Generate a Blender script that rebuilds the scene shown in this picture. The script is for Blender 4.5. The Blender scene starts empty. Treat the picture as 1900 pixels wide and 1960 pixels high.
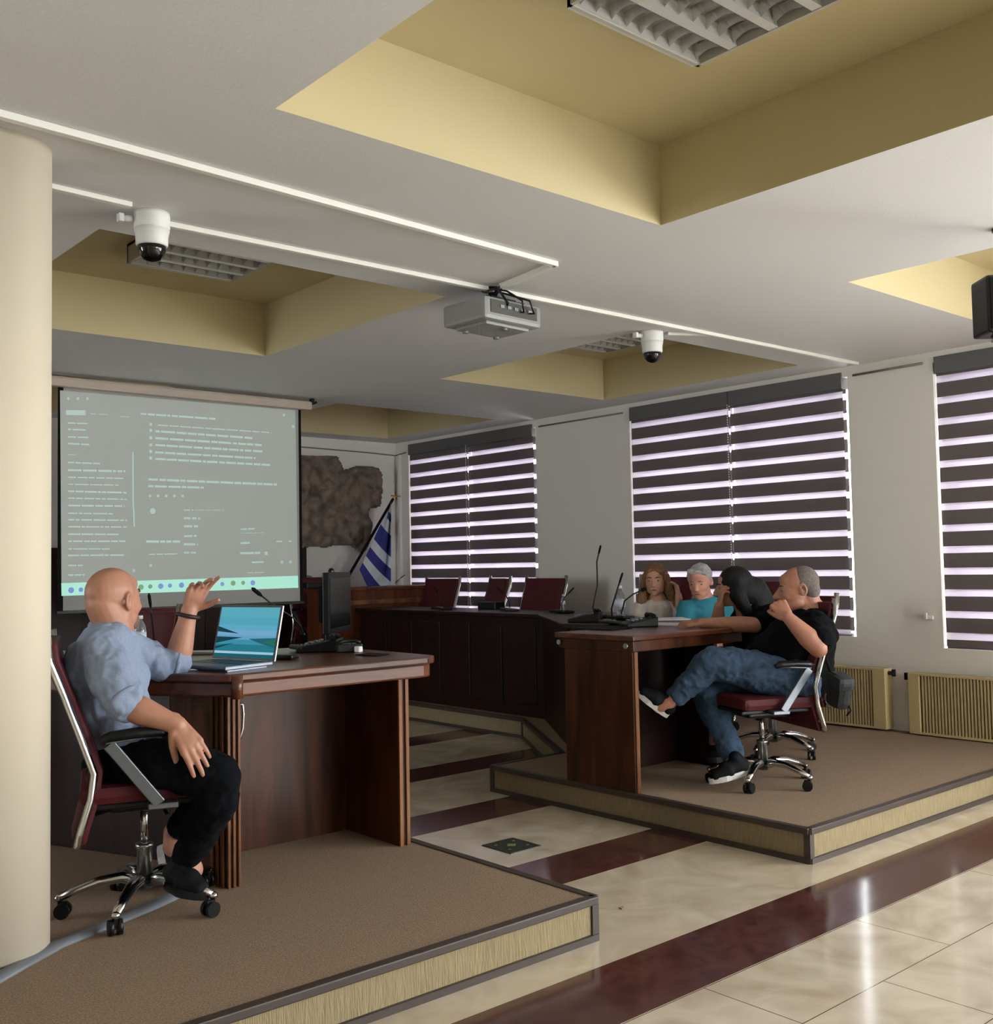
import bpy, bmesh, math, random
from mathutils import Vector, Matrix, noise
C = bpy.context.scene.collection
SC = bpy.context.scene
PI = math.pi
random.seed(7)

# ------------------------------------------------------------------ camera
CAM = Vector((0.0, 0.0, 1.26))
FPX = 2013.35                       # focal length in pixels of the 1900 x 1960 frame
YAW, PITCH, ROLL = 0.85483297, 0.05073495, -0.01885666
_f0 = Vector((math.cos(YAW), math.sin(YAW), 0)); _r0 = Vector((math.sin(YAW), -math.cos(YAW), 0)); _u0 = Vector((0, 0, 1))
FWD = _f0*math.cos(PITCH) + _u0*math.sin(PITCH)
_u = -_f0*math.sin(PITCH) + _u0*math.cos(PITCH)
RGT = _r0*math.cos(ROLL) + _u*math.sin(ROLL)
UPV = -_r0*math.sin(ROLL) + _u*math.cos(ROLL)
cd = bpy.data.cameras.new('camera'); cam = bpy.data.objects.new('camera', cd); C.objects.link(cam)
cd.sensor_fit = 'HORIZONTAL'; cd.sensor_width = 36; cd.lens = 36*FPX/1900; cd.clip_start = .05; cd.clip_end = 100
mw = Matrix.Identity(4)
for i in range(3):
    mw[i][0] = RGT[i]; mw[i][1] = UPV[i]; mw[i][2] = -FWD[i]; mw[i][3] = CAM[i]
cam.matrix_world = mw
SC.camera = cam
def ray(px, py): return RGT*((px-950)/FPX) - UPV*((py-980)/FPX) + FWD
def at(px, py, d): return CAM + ray(px, py)*d                  # the point d metres into the room on that sight line
def onX(px, py, X): r = ray(px, py); return CAM + r*(X/r.x)
def onY(px, py, Y): r = ray(px, py); return CAM + r*(Y/r.y)
def onZ(px, py, Z): r = ray(px, py); return CAM + r*((Z-CAM.z)/r.z)

# ------------------------------------------------------------------ light and exposure
SC.view_settings.view_transform = 'Standard'; SC.view_settings.look = 'None'
SC.view_settings.exposure = 0.0; SC.view_settings.gamma = 1.0
SC.view_settings.use_curve_mapping = False
wd = bpy.data.worlds.new('daylight'); SC.world = wd; wd.use_nodes = True
wd.node_tree.nodes['Background'].inputs[0].default_value = (0.93, 0.96, 1.0, 1)
wd.node_tree.nodes['Background'].inputs[1].default_value = 21.0
def area(name, loc, rot, sx, sy, power, col=(1, 1, 1), portal=False):
    l = bpy.data.lights.new(name, 'AREA'); l.shape = 'RECTANGLE'; l.size = sx; l.size_y = sy; l.energy = power; l.color = col
    if portal: l.cycles.is_portal = True
    o = bpy.data.objects.new(name, l); C.objects.link(o); o.location = loc; o.rotation_euler = rot; return o
WX = 6.487                                                     # inner face of the window wall
WINS = [(6.90, 8.84), (3.79, 5.77), (1.23, 3.19), (-1.6, 0.85), (-4.5, -2.1)]
for i, (a, b) in enumerate(WINS):                              # daylight through the window openings of the right wall
    area('window_portal', (WX+.36, (a+b)/2, 1.62), (0, PI/2, 0), 1.8, b-a, 1, portal=True)
FWINS = [(3.4, 5.8)]
for x0, x1 in FWINS:            # and of the wall behind the camera
    area('window_portal', ((x0+x1)/2, -5.0-.25, 1.62), (PI/2, 0, 0), x1-x0, 1.8, 1, portal=True)

sd_ = bpy.data.lights.new('sun', 'SUN'); sd_.energy = 16.0; sd_.angle = math.radians(1.0); sd_.color = (1.0, .95, .88)
sun = bpy.data.objects.new('sun', sd_); C.objects.link(sun); sun.rotation_euler = Vector((-.50, .22, -.84)).to_track_quat('-Z', 'Y').to_euler()
LFILL_WINS = [(5.7, 7.1)]
for a, b in LFILL_WINS:                                             # unseen opening added in the left wall to brighten the window piers
    area('window_portal', (-4.0-.25, (a+b)/2, 1.62), (0, -PI/2, 0), 1.8, b-a, 1, portal=True)

# ------------------------------------------------------------------ materials
MATS = {}
def srgb(r, g, b):
    f = lambda c: c/12.92 if c <= .04045 else ((c+.055)/1.055)**2.4
    return (f(r/255), f(g/255), f(b/255), 1)
def mat(name, col, rough=.6, metal=0.0, emit=None, es=0.0, noise_amt=0.0, noise_scale=20, bump=0.0, bump_scale=60, spec=None, coat=0, trans=0, stretch=None, sheen=0):
    if name in MATS: return MATS[name]
    m = bpy.data.materials.new(name); m.use_nodes = True; nt = m.node_tree; b = nt.nodes['Principled BSDF']
    c = srgb(*col); b.inputs['Base Color'].default_value = c
    b.inputs['Roughness'].default_value = rough; b.inputs['Metallic'].default_value = metal
    if spec is not None: b.inputs['Specular IOR Level'].default_value = spec
    if coat: b.inputs['Coat Weight'].default_value = coat; b.inputs['Coat Roughness'].default_value = .12
    if trans: b.inputs['Transmission Weight'].default_value = trans
    if sheen: b.inputs['Sheen Weight'].default_value = sheen
    if emit: b.inputs['Emission Color'].default_value = srgb(*emit); b.inputs['Emission Strength'].default_value = es
    if noise_amt or bump:
        tc = nt.nodes.new('ShaderNodeTexCoord'); mp = nt.nodes.new('ShaderNodeMapping'); nt.links.new(tc.outputs['Object'], mp.inputs[0])
        if stretch: mp.inputs['Scale'].default_value = stretch
    if noise_amt:
        n = nt.nodes.new('ShaderNodeTexNoise'); n.inputs['Scale'].default_value = noise_scale; n.inputs['Detail'].default_value = 5
        nt.links.new(mp.outputs[0], n.inputs[0])
        r = nt.nodes.new('ShaderNodeValToRGB')
        r.color_ramp.elements[0].position = .3; r.color_ramp.elements[1].position = .7
        r.color_ramp.elements[0].color = tuple(max(0, v*(1-noise_amt)) for v in c[:3])+(1,)
        r.color_ramp.elements[1].color = tuple(min(1, v*(1+noise_amt)) for v in c[:3])+(1,)
        nt.links.new(n.outputs[0], r.inputs[0]); nt.links.new(r.outputs[0], b.inputs['Base Color'])
    if bump:
        n2 = nt.nodes.new('ShaderNodeTexNoise'); n2.inputs['Scale'].default_value = bump_scale; n2.inputs['Detail'].default_value = 3
        nt.links.new(mp.outputs[0], n2.inputs[0])
        bp = nt.nodes.new('ShaderNodeBump'); bp.inputs['Strength'].default_value = bump; bp.inputs['Distance'].default_value = .01
        nt.links.new(n2.outputs[0], bp.inputs['Height']); nt.links.new(bp.outputs[0], b.inputs['Normal'])
    MATS[name] = m; return m
def wood(name, dark, light, rough=.3, scale=(1, 1, .12), coat=.0):
    m = bpy.data.materials.new(name); m.use_nodes = True; nt = m.node_tree; b = nt.nodes['Principled BSDF']
    tc = nt.nodes.new('ShaderNodeTexCoord'); mp = nt.nodes.new('ShaderNodeMapping'); mp.inputs['Scale'].default_value = scale
    n = nt.nodes.new('ShaderNodeTexNoise'); n.inputs['Scale'].default_value = 14; n.inputs['Detail'].default_value = 6; n.inputs['Distortion'].default_value = .6
    r = nt.nodes.new('ShaderNodeValToRGB'); r.color_ramp.elements[0].position = .32; r.color_ramp.elements[1].position = .7
    r.color_ramp.elements[0].color = srgb(*dark); r.color_ramp.elements[1].color = srgb(*light)
    nt.links.new(tc.outputs['Object'], mp.inputs[0]); nt.links.new(mp.outputs[0], n.inputs[0]); nt.links.new(n.outputs[0], r.inputs[0]); nt.links.new(r.outputs[0], b.inputs['Base Color'])
    b.inputs['Roughness'].default_value = rough; b.inputs['Specular IOR Level'].default_value = .3 if coat == 0 else .5; b.inputs['Coat Weight'].default_value = coat; b.inputs['Coat Roughness'].default_value = .2
    MATS[name] = m; return m
def floor_material():
    m = bpy.data.materials.new('marble_floor'); m.use_nodes = True; nt = m.node_tree; b = nt.nodes['Principled BSDF']; L = nt.links.new
    tc = nt.nodes.new('ShaderNodeTexCoord'); sp = nt.nodes.new('ShaderNodeSeparateXYZ'); L(tc.outputs['Object'], sp.inputs[0])
    def M(op, a, b_=None, c=None):
        n = nt.nodes.new('ShaderNodeMath'); n.operation = op
        for i, v in enumerate((a, b_, c)):
            if v is None: continue
            if isinstance(v, (int, float)): n.inputs[i].default_value = v
            else: L(v, n.inputs[i])
        return n.outputs[0]
    y = sp.outputs[1]
    st = M('LESS_THAN', M('MODULO', M('SUBTRACT', y, 2.02-5.05), 1.01), .32)
    st = M('MULTIPLY', st, M('GREATER_THAN', y, 1.9))
    mp = nt.nodes.new('ShaderNodeMapping'); mp.vector_type = 'POINT'; mp.inputs['Location'].default_value = (-2.53, -2.015+3.35, 0); L(tc.outputs['Object'], mp.inputs[0])
    br = nt.nodes.new('ShaderNodeTexBrick'); L(mp.outputs[0], br.inputs[0]); br.offset = .5; br.squash = 1
    br.inputs['Scale'].default_value = 1; br.inputs['Brick Width'].default_value = .85; br.inputs['Row Height'].default_value = .335
    br.inputs['Mortar Size'].default_value = .0022; br.inputs['Mortar Smooth'].default_value = .3
    n = nt.nodes.new('ShaderNodeTexNoise'); n.inputs['Scale'].default_value = 3.2; n.inputs['Detail'].default_value = 8; n.inputs['Distortion'].default_value = 1.4; L(tc.outputs['Object'], n.inputs[0])
    r1 = nt.nodes.new('ShaderNodeValToRGB'); r1.color_ramp.elements[0].position = .3; r1.color_ramp.elements[1].position = .7
    r1.color_ramp.elements[0].color = srgb(184, 168, 144); r1.color_ramp.elements[1].color = srgb(214, 202, 182); L(n.outputs[0], r1.inputs[0])
    n2 = nt.nodes.new('ShaderNodeTexNoise'); n2.inputs['Scale'].default_value = 9; n2.inputs['Detail'].default_value = 9; n2.inputs['Distortion'].default_value = 2; L(tc.outputs['Object'], n2.inputs[0])
    r2 = nt.nodes.new('ShaderNodeValToRGB'); r2.color_ramp.elements[0].position = .35; r2.color_ramp.elements[1].position = .8
    r2.color_ramp.elements[0].color = srgb(72, 40, 35); r2.color_ramp.elements[1].color = srgb(104, 66, 58); L(n2.outputs[0], r2.inputs[0])
    mx = nt.nodes.new('ShaderNodeMix'); mx.data_type = 'RGBA'; L(st, mx.inputs[0]); L(r1.outputs[0], mx.inputs[6]); L(r2.outputs[0], mx.inputs[7])
    mort = M('MULTIPLY', br.outputs['Fac'], M('LESS_THAN', y, 2.03))
    mx2 = nt.nodes.new('ShaderNodeMix'); mx2.data_type = 'RGBA'; L(mort, mx2.inputs[0]); L(mx.outputs[2], mx2.inputs[6]); mx2.inputs[7].default_value = srgb(95, 78, 62)
    L(mx2.outputs[2], b.inputs['Base Color'])
    n3 = nt.nodes.new('ShaderNodeTexNoise'); n3.inputs['Scale'].default_value = 2.2; n3.inputs['Detail'].default_value = 3; L(tc.outputs['Object'], n3.inputs[0])
    L(M('MULTIPLY_ADD', n3.outputs[0], .12, .07), b.inputs['Roughness'])
    b.inputs['Specular IOR Level'].default_value = .9
    bp = nt.nodes.new('ShaderNodeBump'); bp.inputs['Strength'].default_value = .05; bp.inputs['Distance'].default_value = .02; L(n3.outputs[0], bp.inputs['Height']); L(bp.outputs[0], b.inputs['Normal'])
    MATS['marble_floor'] = m; return m

M_wall = mat('wall_paint', (226, 223, 216), .85, bump=.06, bump_scale=120)
M_soffit = mat('ceiling_paint', (212, 212, 210), .9, bump=.07, bump_scale=70)
M_cream = mat('coffer_paint', (197, 184, 144), .85, bump=.05, bump_scale=90)
M_pillar = mat('pillar_paint', (216, 205, 182), .75, bump=.04, bump_scale=40)
M_floor = floor_material()
M_carpet = mat('carpet', (150, 129, 109), .97, noise_amt=.28, noise_scale=170, bump=.5, bump_scale=420, spec=.1)
M_riser = mat('riser_carpet', (150, 135, 106), .95, noise_amt=.13, noise_scale=120, bump=.6, bump_scale=160, spec=.1, stretch=(1, 1, .12))
M_trim = mat('rubber_trim', (66, 56, 50), .5)
M_wood = wood('wood_panel', (44, 21, 11), (88, 48, 26), .35)
M_woodtop = wood('wood_top', (62, 30, 17), (112, 62, 36), .28, (.15, 1, 1), .15)
M_wooddk = wood('wood_dark', (26, 12, 10), (46, 22, 17), .4)
M_woodedge = wood('wood_edge', (92, 54, 30), (140, 94, 58), .35)
M_chrome = mat('chrome', (205, 205, 205), .16, 1.0)
M_satin = mat('satin_metal', (165, 165, 162), .35, 1.0)
M_strut = mat('brushed_metal', (122, 127, 134), .42, 1.0)
M_red = mat('dark_red_leather', (78, 20, 27), .55, spec=.3, bump=.05, bump_scale=80)
M_black = mat('black_plastic', (14, 15, 16), .4, spec=.35)
M_blackm = mat('black_matte', (9, 9, 10), .8, spec=.2)
M_white = mat('white_plastic', (222, 222, 218), .45)
M_grey = mat('grey_plastic', (120, 122, 124), .5)
M_brass = mat('brass', (178, 150, 92), .35, 1.0)
M_frame = mat('window_frame_white', (225, 225, 222), .4)

# ------------------------------------------------------------------ mesh helpers
class G:
    """collects shapes; build() links them as ONE mesh object"""
    def __init__(s): s.bm = bmesh.new()
    def box(s, c, size, rot=None, mi=0, bev=0.0):
        b = bmesh.new(); bmesh.ops.create_cube(b, size=1)
        for v in b.verts: v.co = Vector((v.co.x*size[0], v.co.y*size[1], v.co.z*size[2]))
        if bev: bmesh.ops.bevel(b, geom=b.edges[:], offset=bev, segments=2, affect='EDGES', profile=.6)
        return s._add(b, c, rot, mi)
    def _add(s, b, c=(0, 0, 0), rot=None, mi=0, smooth=False):
        mx = Matrix.Translation(Vector(c))
        if rot is not None: mx = mx @ (rot.to_4x4() if isinstance(rot, Matrix) else Matrix.Rotation(rot, 4, 'Z'))
        mp = {}
        for v in b.verts: mp[v] = s.bm.verts.new(mx @ v.co)
        for f in b.faces:
            try:
                nf = s.bm.faces.new([mp[v] for v in f.verts]); nf.material_index = mi; nf.smooth = smooth
            except ValueError: pass
        b.free(); return s
    def bx(s, x0, x1, y0, y1, z0, z1, mi=0, bev=0.0): return s.box(((x0+x1)/2, (y0+y1)/2, (z0+z1)/2), (x1-x0, y1-y0, z1-z0), None, mi, bev)
    def tube(s, pts, r, n=12, mi=0, cap=True, flat=None):
        pts = [Vector(p) for p in pts]; rs = r if isinstance(r, (list, tuple)) else [r]*len(pts)
        prev = None; rings = []; up = None
        for i, p in enumerate(pts):
            if i == 0: t = pts[1]-p
            elif i == len(pts)-1: t = p-pts[i-1]
            else: t = (pts[i+1]-p).normalized() + (p-pts[i-1]).normalized()
            t.normalize()
            if up is None:
                up = Vector((0, 0, 1)) if abs(t.z) < .9 else Vector((1, 0, 0))
                if flat is not None: up = Vector(flat[0])
            a = t.cross(up).normalized(); bb = a.cross(t).normalized(); 
            if flat is None: up = bb
            ring = []
            for k in range(n):
                an = 2*PI*k/n
                w = flat[1] if flat else 1.0
                ring.append(s.bm.verts.new(p + a*math.cos(an)*rs[i] + bb*math.sin(an)*rs[i]*w))
            rings.append(ring)
        for i in range(len(rings)-1):
            for k in range(n):
                f = s.bm.faces.new((rings[i][k], rings[i][(k+1) % n], rings[i+1][(k+1) % n], rings[i+1][k])); f.material_index = mi; f.smooth = True
        if cap:
            f = s.bm.faces.new(rings[0][::-1]); f.material_index = mi; f = s.bm.faces.new(rings[-1]); f.material_index = mi
        return s
    def cyl(s, p0, p1, r0, r1=None, n=24, mi=0): return s.tube([p0, p1], [r0, r0 if r1 is None else r1], n, mi)
    def lathe(s, c, prof, n=32, mi=0, rot=None):
        c = Vector(c); R3 = rot if rot is not None else Matrix.Identity(3); rings = []
        for r, z in prof:
            rings.append([s.bm.verts.new(c + R3 @ Vector((r*math.cos(2*PI*k/n), r*math.sin(2*PI*k/n), z))) for k in range(n)])
        for i in range(len(rings)-1):
            for k in range(n):
                f = s.bm.faces.new((rings[i][k], rings[i][(k+1) % n], rings[i+1][(k+1) % n], rings[i+1][k])); f.material_index = mi; f.smooth = True
        for ring, rev in ((rings[0], True), (rings[-1], False)):
            f = s.bm.faces.new(ring[::-1] if rev else ring); f.material_index = mi
        return s
    def prism(s, poly, z0, z1, mi=0, mi_side=None, M=None):
        M = M or Matrix.Identity(4)
        a = [s.bm.verts.new(M @ Vector((x, y, z0))) for x, y in poly]; b = [s.bm.verts.new(M @ Vector((x, y, z1))) for x, y in poly]
        ms = mi if mi_side is None else mi_side
        f = s.bm.faces.new(a[::-1]); f.material_index = mi
        f = s.bm.faces.new(b); f.material_index = mi
        n = len(poly)
        for k in range(n):
            f = s.bm.faces.new((a[k], a[(k+1) % n], b[(k+1) % n], b[k])); f.material_index = ms
        return s
    def ell(s, c, rad, rot=None, mi=0, n=24):
        b = bmesh.new(); bmesh.ops.create_uvsphere(b, u_segments=n, v_segments=n//2, radius=1)
        for v in b.verts: v.co = Vector((v.co.x*rad[0], v.co.y*rad[1], v.co.z*rad[2]))
        return s._add(b, c, rot, mi, True)
    def quad(s, a, b, c, d, mi=0):
        f = s.bm.faces.new([s.bm.verts.new(Vector(q)) for q in (a, b, c, d)]); f.material_index = mi; return s
    def build(s, name, mats, parent=None, world=True, bevel=0.0):
        bmesh.ops.recalc_face_normals(s.bm, faces=s.bm.faces[:])
        if parent is not None and world: s.bm.transform(parent.matrix_world.inverted())
        me = bpy.data.meshes.new(name); s.bm.to_mesh(me); s.bm.free()
        for m in (mats if isinstance(mats, (list, tuple)) else [mats]): me.materials.append(m)
        o = bpy.data.objects.new(name, me); C.objects.link(o)
        if parent is not None: o.parent = parent; 
        if bevel:
            bv = o.modifiers.new('bevel', 'BEVEL'); bv.width = bevel; bv.segments = 2; bv.limit_method = 'ANGLE'
        return o
def tag(o, label=None, cat=None, group=None, kind=None):
    for k, v in (('label', label), ('category', cat), ('group', group), ('kind', kind)):
        if v: o[k] = v
    return o
def thing(name, loc, rotz=0, label=None, cat=None, group=None):
    o = bpy.data.objects.new(name, None); C.objects.link(o); o.empty_display_size = .05
    o.matrix_world = Matrix.Translation(Vector(loc)) @ Matrix.Rotation(rotz, 4, 'Z')
    o.location = loc; o.rotation_euler = (0, 0, rotz)
    return tag(o, label, cat, group)
def copy_tree(o, parent=None):
    c = o.copy(); C.objects.link(c); c.parent = parent
    for ch in list(o.children): copy_tree(ch, c)
    return c
def recenter(o, loc):
    """moves the origin of a world-built mesh to loc"""
    o.data.transform(Matrix.Translation(-Vector(loc))); o.location = loc; return o
# ------------------------------------------------------------------ the room
ZC, ZI = 2.57, 2.89                 # beam soffit and coffer ceiling
X0, X1, Y0, Y1 = -4.0, WX, -5.0, 9.07
g = G(); g.bx(X0-.2, X1+.3, Y0-.3, Y1+.2, -.12, 0); tag(g.build('floor', M_floor), kind='structure')
# ceiling: grid of cells, some of them coffers
cx = [(-1.575, .105), (1.465, 3.145), (4.505, 6.165)]
cx = [(-3.4, -2.93+.0)] + cx if False else cx
cy = [(-2.32, -.53), (.82, 2.61), (3.96, 5.75), (7.08, 8.75)]
g = G()
xs = sorted({X0-.2, X1+.3} | {v for p in cx for v in p}); ys = sorted({Y0-.3, Y1+.2} | {v for p in cy for v in p})
for i in range(len(xs)-1):
    for j in range(len(ys)-1):
        a, b, c, d = xs[i], xs[i+1], ys[j], ys[j+1]
        if (a, b) in cx and (c, d) in cy:
            z = ZI
            g.quad((a, c, z), (b, c, z), (b, d, z), (a, d, z), 1)
            for p, q in (((a, c), (b, c)), ((b, c), (b, d)), ((b, d), (a, d)), ((a, d), (a, c))):
                g.quad((p[0], p[1], ZC), (q[0], q[1], ZC), (q[0], q[1], z), (p[0], p[1], z), 1)
        else:
            g.quad((a, c, ZC), (b, c, ZC), (b, d, ZC), (a, d, ZC), 0)
g.bx(X0-.2, X1+.3, Y0-.3, Y1+.2, 3.0, 3.1, 0)
bmesh.ops.remove_doubles(g.bm, verts=g.bm.verts[:], dist=.0005)
tag(g.build('ceiling', [M_soffit, M_cream]), kind='structure')
def wall_with_holes(name, axis, pos, t, a0, a1, holes, z0=0.0, z1=3.0, m=M_wall):
    """axis 'X': plane at X=pos running in Y"""
    g = G(); cuts = sorted({a0, a1} | {v for h in holes for v in h[:2]})
    for i in range(len(cuts)-1):
        a, b = cuts[i], cuts[i+1]
        hs = [h for h in holes if h[0] <= a and h[1] >= b]
        segs = [(z0, z1)] if not hs else [(z0, hs[0][2]), (hs[0][3], z1)]
        for s, e in segs:
            if axis == 'X': g.bx(pos, pos+t, a, b, s, e)
            else: g.bx(a, b, pos, pos+t, s, e)
    bmesh.ops.remove_doubles(g.bm, verts=g.bm.verts[:], dist=.0005)
    return tag(g.build(name, m), kind='structure')
WZ0, WZ1 = .735, 2.50
SILLS = [.735, .735, .685, .735, .735]
wall_with_holes('wall_right', 'X', WX, .30, Y0-.3, Y1+.2, [(a, b, SILLS[i], WZ1) for i, (a, b) in enumerate(WINS)])
wall_with_holes('wall_front', 'Y', Y0-.2, .2, X0-.2, X1, [(a, b, WZ0, WZ1) for a, b in FWINS])
wall_with_holes('wall_back', 'Y', Y1, .2, X0-.2, X1, [])
wall_with_holes('wall_left', 'X', X0-.2, .2, Y0, Y1, [(a, b, WZ0, WZ1) for a, b in LFILL_WINS])
# windows: frame, mullion and pane
def glass():
    m = bpy.data.materials.new('window_glass'); m.use_nodes = True; nt = m.node_tree; nt.nodes.clear()
    o = nt.nodes.new('ShaderNodeOutputMaterial'); mx = nt.nodes.new('ShaderNodeMixShader'); t = nt.nodes.new('ShaderNodeBsdfTransparent'); gl = nt.nodes.new('ShaderNodeBsdfGlossy')
    gl.inputs['Roughness'].default_value = .02; mx.inputs[0].default_value = .06; t.inputs[0].default_value = (.96, .97, .97, 1)
    nt.links.new(t.outputs[0], mx.inputs[1]); nt.links.new(gl.outputs[0], mx.inputs[2]); nt.links.new(mx.outputs[0], o.inputs[0]); return m
M_glass = glass()
def window(n, axis, pos, a, b, WZ0=WZ0):
    w = thing('window_%d' % n, (pos, (a+b)/2, WZ0) if axis == 'X' else ((a+b)/2, pos, WZ0)); w['kind'] = 'structure'
    f = G(); p = G(); mid = (a+b)/2; e = .055
    def bar(a0, a1, z0, z1):
        if axis == 'X': f.bx(pos-.03, pos+.03, a0, a1, z0, z1)
        else: f.bx(a0, a1, pos-.03, pos+.03, z0, z1)
    bar(a, b, WZ0, WZ0+e); bar(a, b, WZ1-e, WZ1); bar(a, a+e, WZ0, WZ1); bar(b-e, b, WZ0, WZ1); bar(mid-.04, mid+.04, WZ0, WZ1)
    f.build('window_frame', M_frame, w)
    if axis == 'X': p.quad((pos, a, WZ0), (pos, b, WZ0), (pos, b, WZ1), (pos, a, WZ1))
    else: p.quad((a, pos, WZ0), (b, pos, WZ0), (b, pos, WZ1), (a, pos, WZ1))
    p.build('pane', M_glass, w)
for i, (a, b) in enumerate(WINS): window(i+1, 'X', WX+.20, a, b, SILLS[i])
for i, (a, b) in enumerate(FWINS): window(i+6, 'Y', Y0-.12, a, b)
for i, (a, b) in enumerate(LFILL_WINS): window(i+9, 'X', X0-.12, a, b)  # out-of-view window, added only as fill light for the piers

# round cornered pillar by the left edge of the frame, standing on the carpeted platform
ST = .142
g = G(); g.lathe((.915, 3.39, 0), [(.178, ST), (.178, ZC)], 64)
g = G()
pil = []
PR, PXC, PYC, PW = .17, .925, 3.385, .9     # right end of a long flattened pillar
for k in range(25):
    an = -PI/2 + PI*k/24; pil.append((PXC+PR*math.cos(an), PYC+PR*math.sin(an)))
pil += [(PXC-PW, PYC+PR), (PXC-PW, PYC-PR)]
g.prism(pil, ST, ZC)
o = g.build('wall_pillar', M_pillar); tag(o, kind='structure')
for f in o.data.polygons: f.use_smooth = abs(f.normal.z) < .5
# wooden wainscot on the back wall behind the screen
g = G(); g.bx(-1.0, 5.34, 9.02, Y1, 0, 1.44)
for k in range(12): g.bx(-.9+k*.52, -.9+k*.52+.44, 9.005, 9.02, .25, 1.34)
g.bx(-1.0, 5.35, 8.99, Y1, 1.44, 1.475); g.bx(5.27, 5.345, 8.98, Y1, 0, 1.44)
tag(g.build('wall_panelling', M_wooddk, bevel=.003), kind='structure')

# ------------------------------------------------------------------ carpeted platforms
def platform(name, poly, open_edges, label, ribs=True):
    """poly counter clockwise; open_edges = indices of the edges that show a riser"""
    ctr = Vector((sum(p[0] for p in poly)/len(poly), sum(p[1] for p in poly)/len(poly), 0))
    t = thing(name, (0, 0, 0), 0, label, 'platform')
    g = G(); g.prism(poly, .001, ST); g.build('carpet', M_carpet, t)
    r = G(); tr = G(); n = len(poly)
    for k in open_edges:
        a = Vector((*poly[k], 0)); b = Vector((*poly[(k+1) % n], 0)); d = (b-a).normalized(); out = Vector((d.y, -d.x, 0))
        L = (b-a).length; ang = math.atan2(d.y, d.x); mid = (a+b)/2
        r.box(mid+out*.004+Vector((0, 0, ST/2)), (L, .008, ST-.02), ang)
        tr.box(mid+out*.004+Vector((0, 0, ST-.009)), (L+.02, .036, .026), ang, 0, .004)
        tr.box(mid+out*.010+Vector((0, 0, .011)), (L+.02, .022, .022), ang)
        for e in (a, b): tr.box(e+out*.006+Vector((0, 0, ST/2)), (.03, .02, ST-.004), ang)
    r.build('riser', M_riser, t); tr.build('edge_trim', M_trim, t)
    return t
platform('carpeted_platform', [(-3.9, 2.52), (2.585, 2.52), (2.585, 9.0), (-3.9, 9.0)], [0, 1],
         'low brown carpeted platform with dark rubber edging under the presenter and his desk')
platform('carpeted_platform', [(3.875, 2.515), (WX-.012, 2.515), (WX-.012, 9.0), (4.75, 9.0), (4.75, 7.75), (5.2, 7.35), (5.2, 5.72), (4.42, 4.52), (3.875, 4.52)], [0, 3, 4, 5, 6, 7, 8],
         'low brown carpeted platform with dark edging along the window side of the room')

# ------------------------------------------------------------------ zebra blinds, two in each window
def zmat(name, tr, tl, col, tcol):
    m = bpy.data.materials.new(name); m.use_nodes = True; nt = m.node_tree; nt.nodes.clear(); L = nt.links.new
    o = nt.nodes.new('ShaderNodeOutputMaterial'); d = nt.nodes.new('ShaderNodeBsdfDiffuse'); d.inputs[0].default_value = srgb(*col)
    l = nt.nodes.new('ShaderNodeBsdfTranslucent'); l.inputs[0].default_value = srgb(*tcol); t = nt.nodes.new('ShaderNodeBsdfTransparent')
    m1 = nt.nodes.new('ShaderNodeMixShader'); m1.inputs[0].default_value = tl; m2 = nt.nodes.new('ShaderNodeMixShader'); m2.inputs[0].default_value = tr
    L(d.outputs[0], m1.inputs[1]); L(l.outputs[0], m1.inputs[2]); L(m1.outputs[0], m2.inputs[1]); L(t.outputs[0], m2.inputs[2]); L(m2.outputs[0], o.inputs[0]); return m
M_band = zmat('blind_band', 0, .07, (104, 98, 97), (96, 86, 86))
M_sheer = zmat("blind_sheer", .05, .6, (205, 202, 205), (178, 170, 180))
M_cass = mat('blind_cassette', (92, 92, 92), .5)
PITCH_Z, BAND = .1355, .092
def blind(name, y0, y1, z0, label, chain_y=None, phase=0.0):
    X = WX+.012
    t = thing(name, (X, (y0+y1)/2, z0), 0, label, 'blind', 'striped day and night window blinds')
    g = G(); g.bx(X-.022, X+.075, y0-.004, y1+.004, 2.425, 2.50+.035, 0, .004); g.build('cassette', M_cass, t)
    dk = G(); sh = G()
    for layer, xx in ((0, X), (1, X+.045)):
        z = phase + BAND - layer*.010; k = 0
        while z > z0:
            zb = max(z-BAND, z0); zt = min(z, 2.45); dk.quad((xx, y0, zb), (xx, y1, zb), (xx, y1, zt), (xx, y0, zt))
            z2 = max(zb-(PITCH_Z-BAND), z0)
            if zb > z0: sh.quad((xx, y0, z2), (xx, y1, z2), (xx, y1, zb), (xx, y0, zb))
            z = z2
    dk.build('dark_bands', M_band, t); sh.build('sheer_bands', M_sheer, t)
    g = G(); g.cyl((X+.022, y0, z0-.008), (X+.022, y1, z0-.008), .014, n=16); g.build('bottom_rail', M_cass, t)
    if chain_y is not None:
        g = G(); n = 90
        for k in range(n):
            z = 2.43-k*(2.43-z0+.0)/n; g.lathe((X-.03, chain_y, z), [(.0015, .006), (.0042, .0), (.0015, -.006)], 6)
        g.build('bead_chain', M_white, t)
    return t
lbl = ['striped blind over the far window, half nearest the flag', 'striped blind over the far window, half nearest the first wall pier',
       'striped blind over the middle window, half farther from the camera', 'striped blind over the middle window, half above the seated audience',
       'striped blind over the nearest window at the right edge', 'striped blind over the nearest window, half beyond the picture edge']
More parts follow.
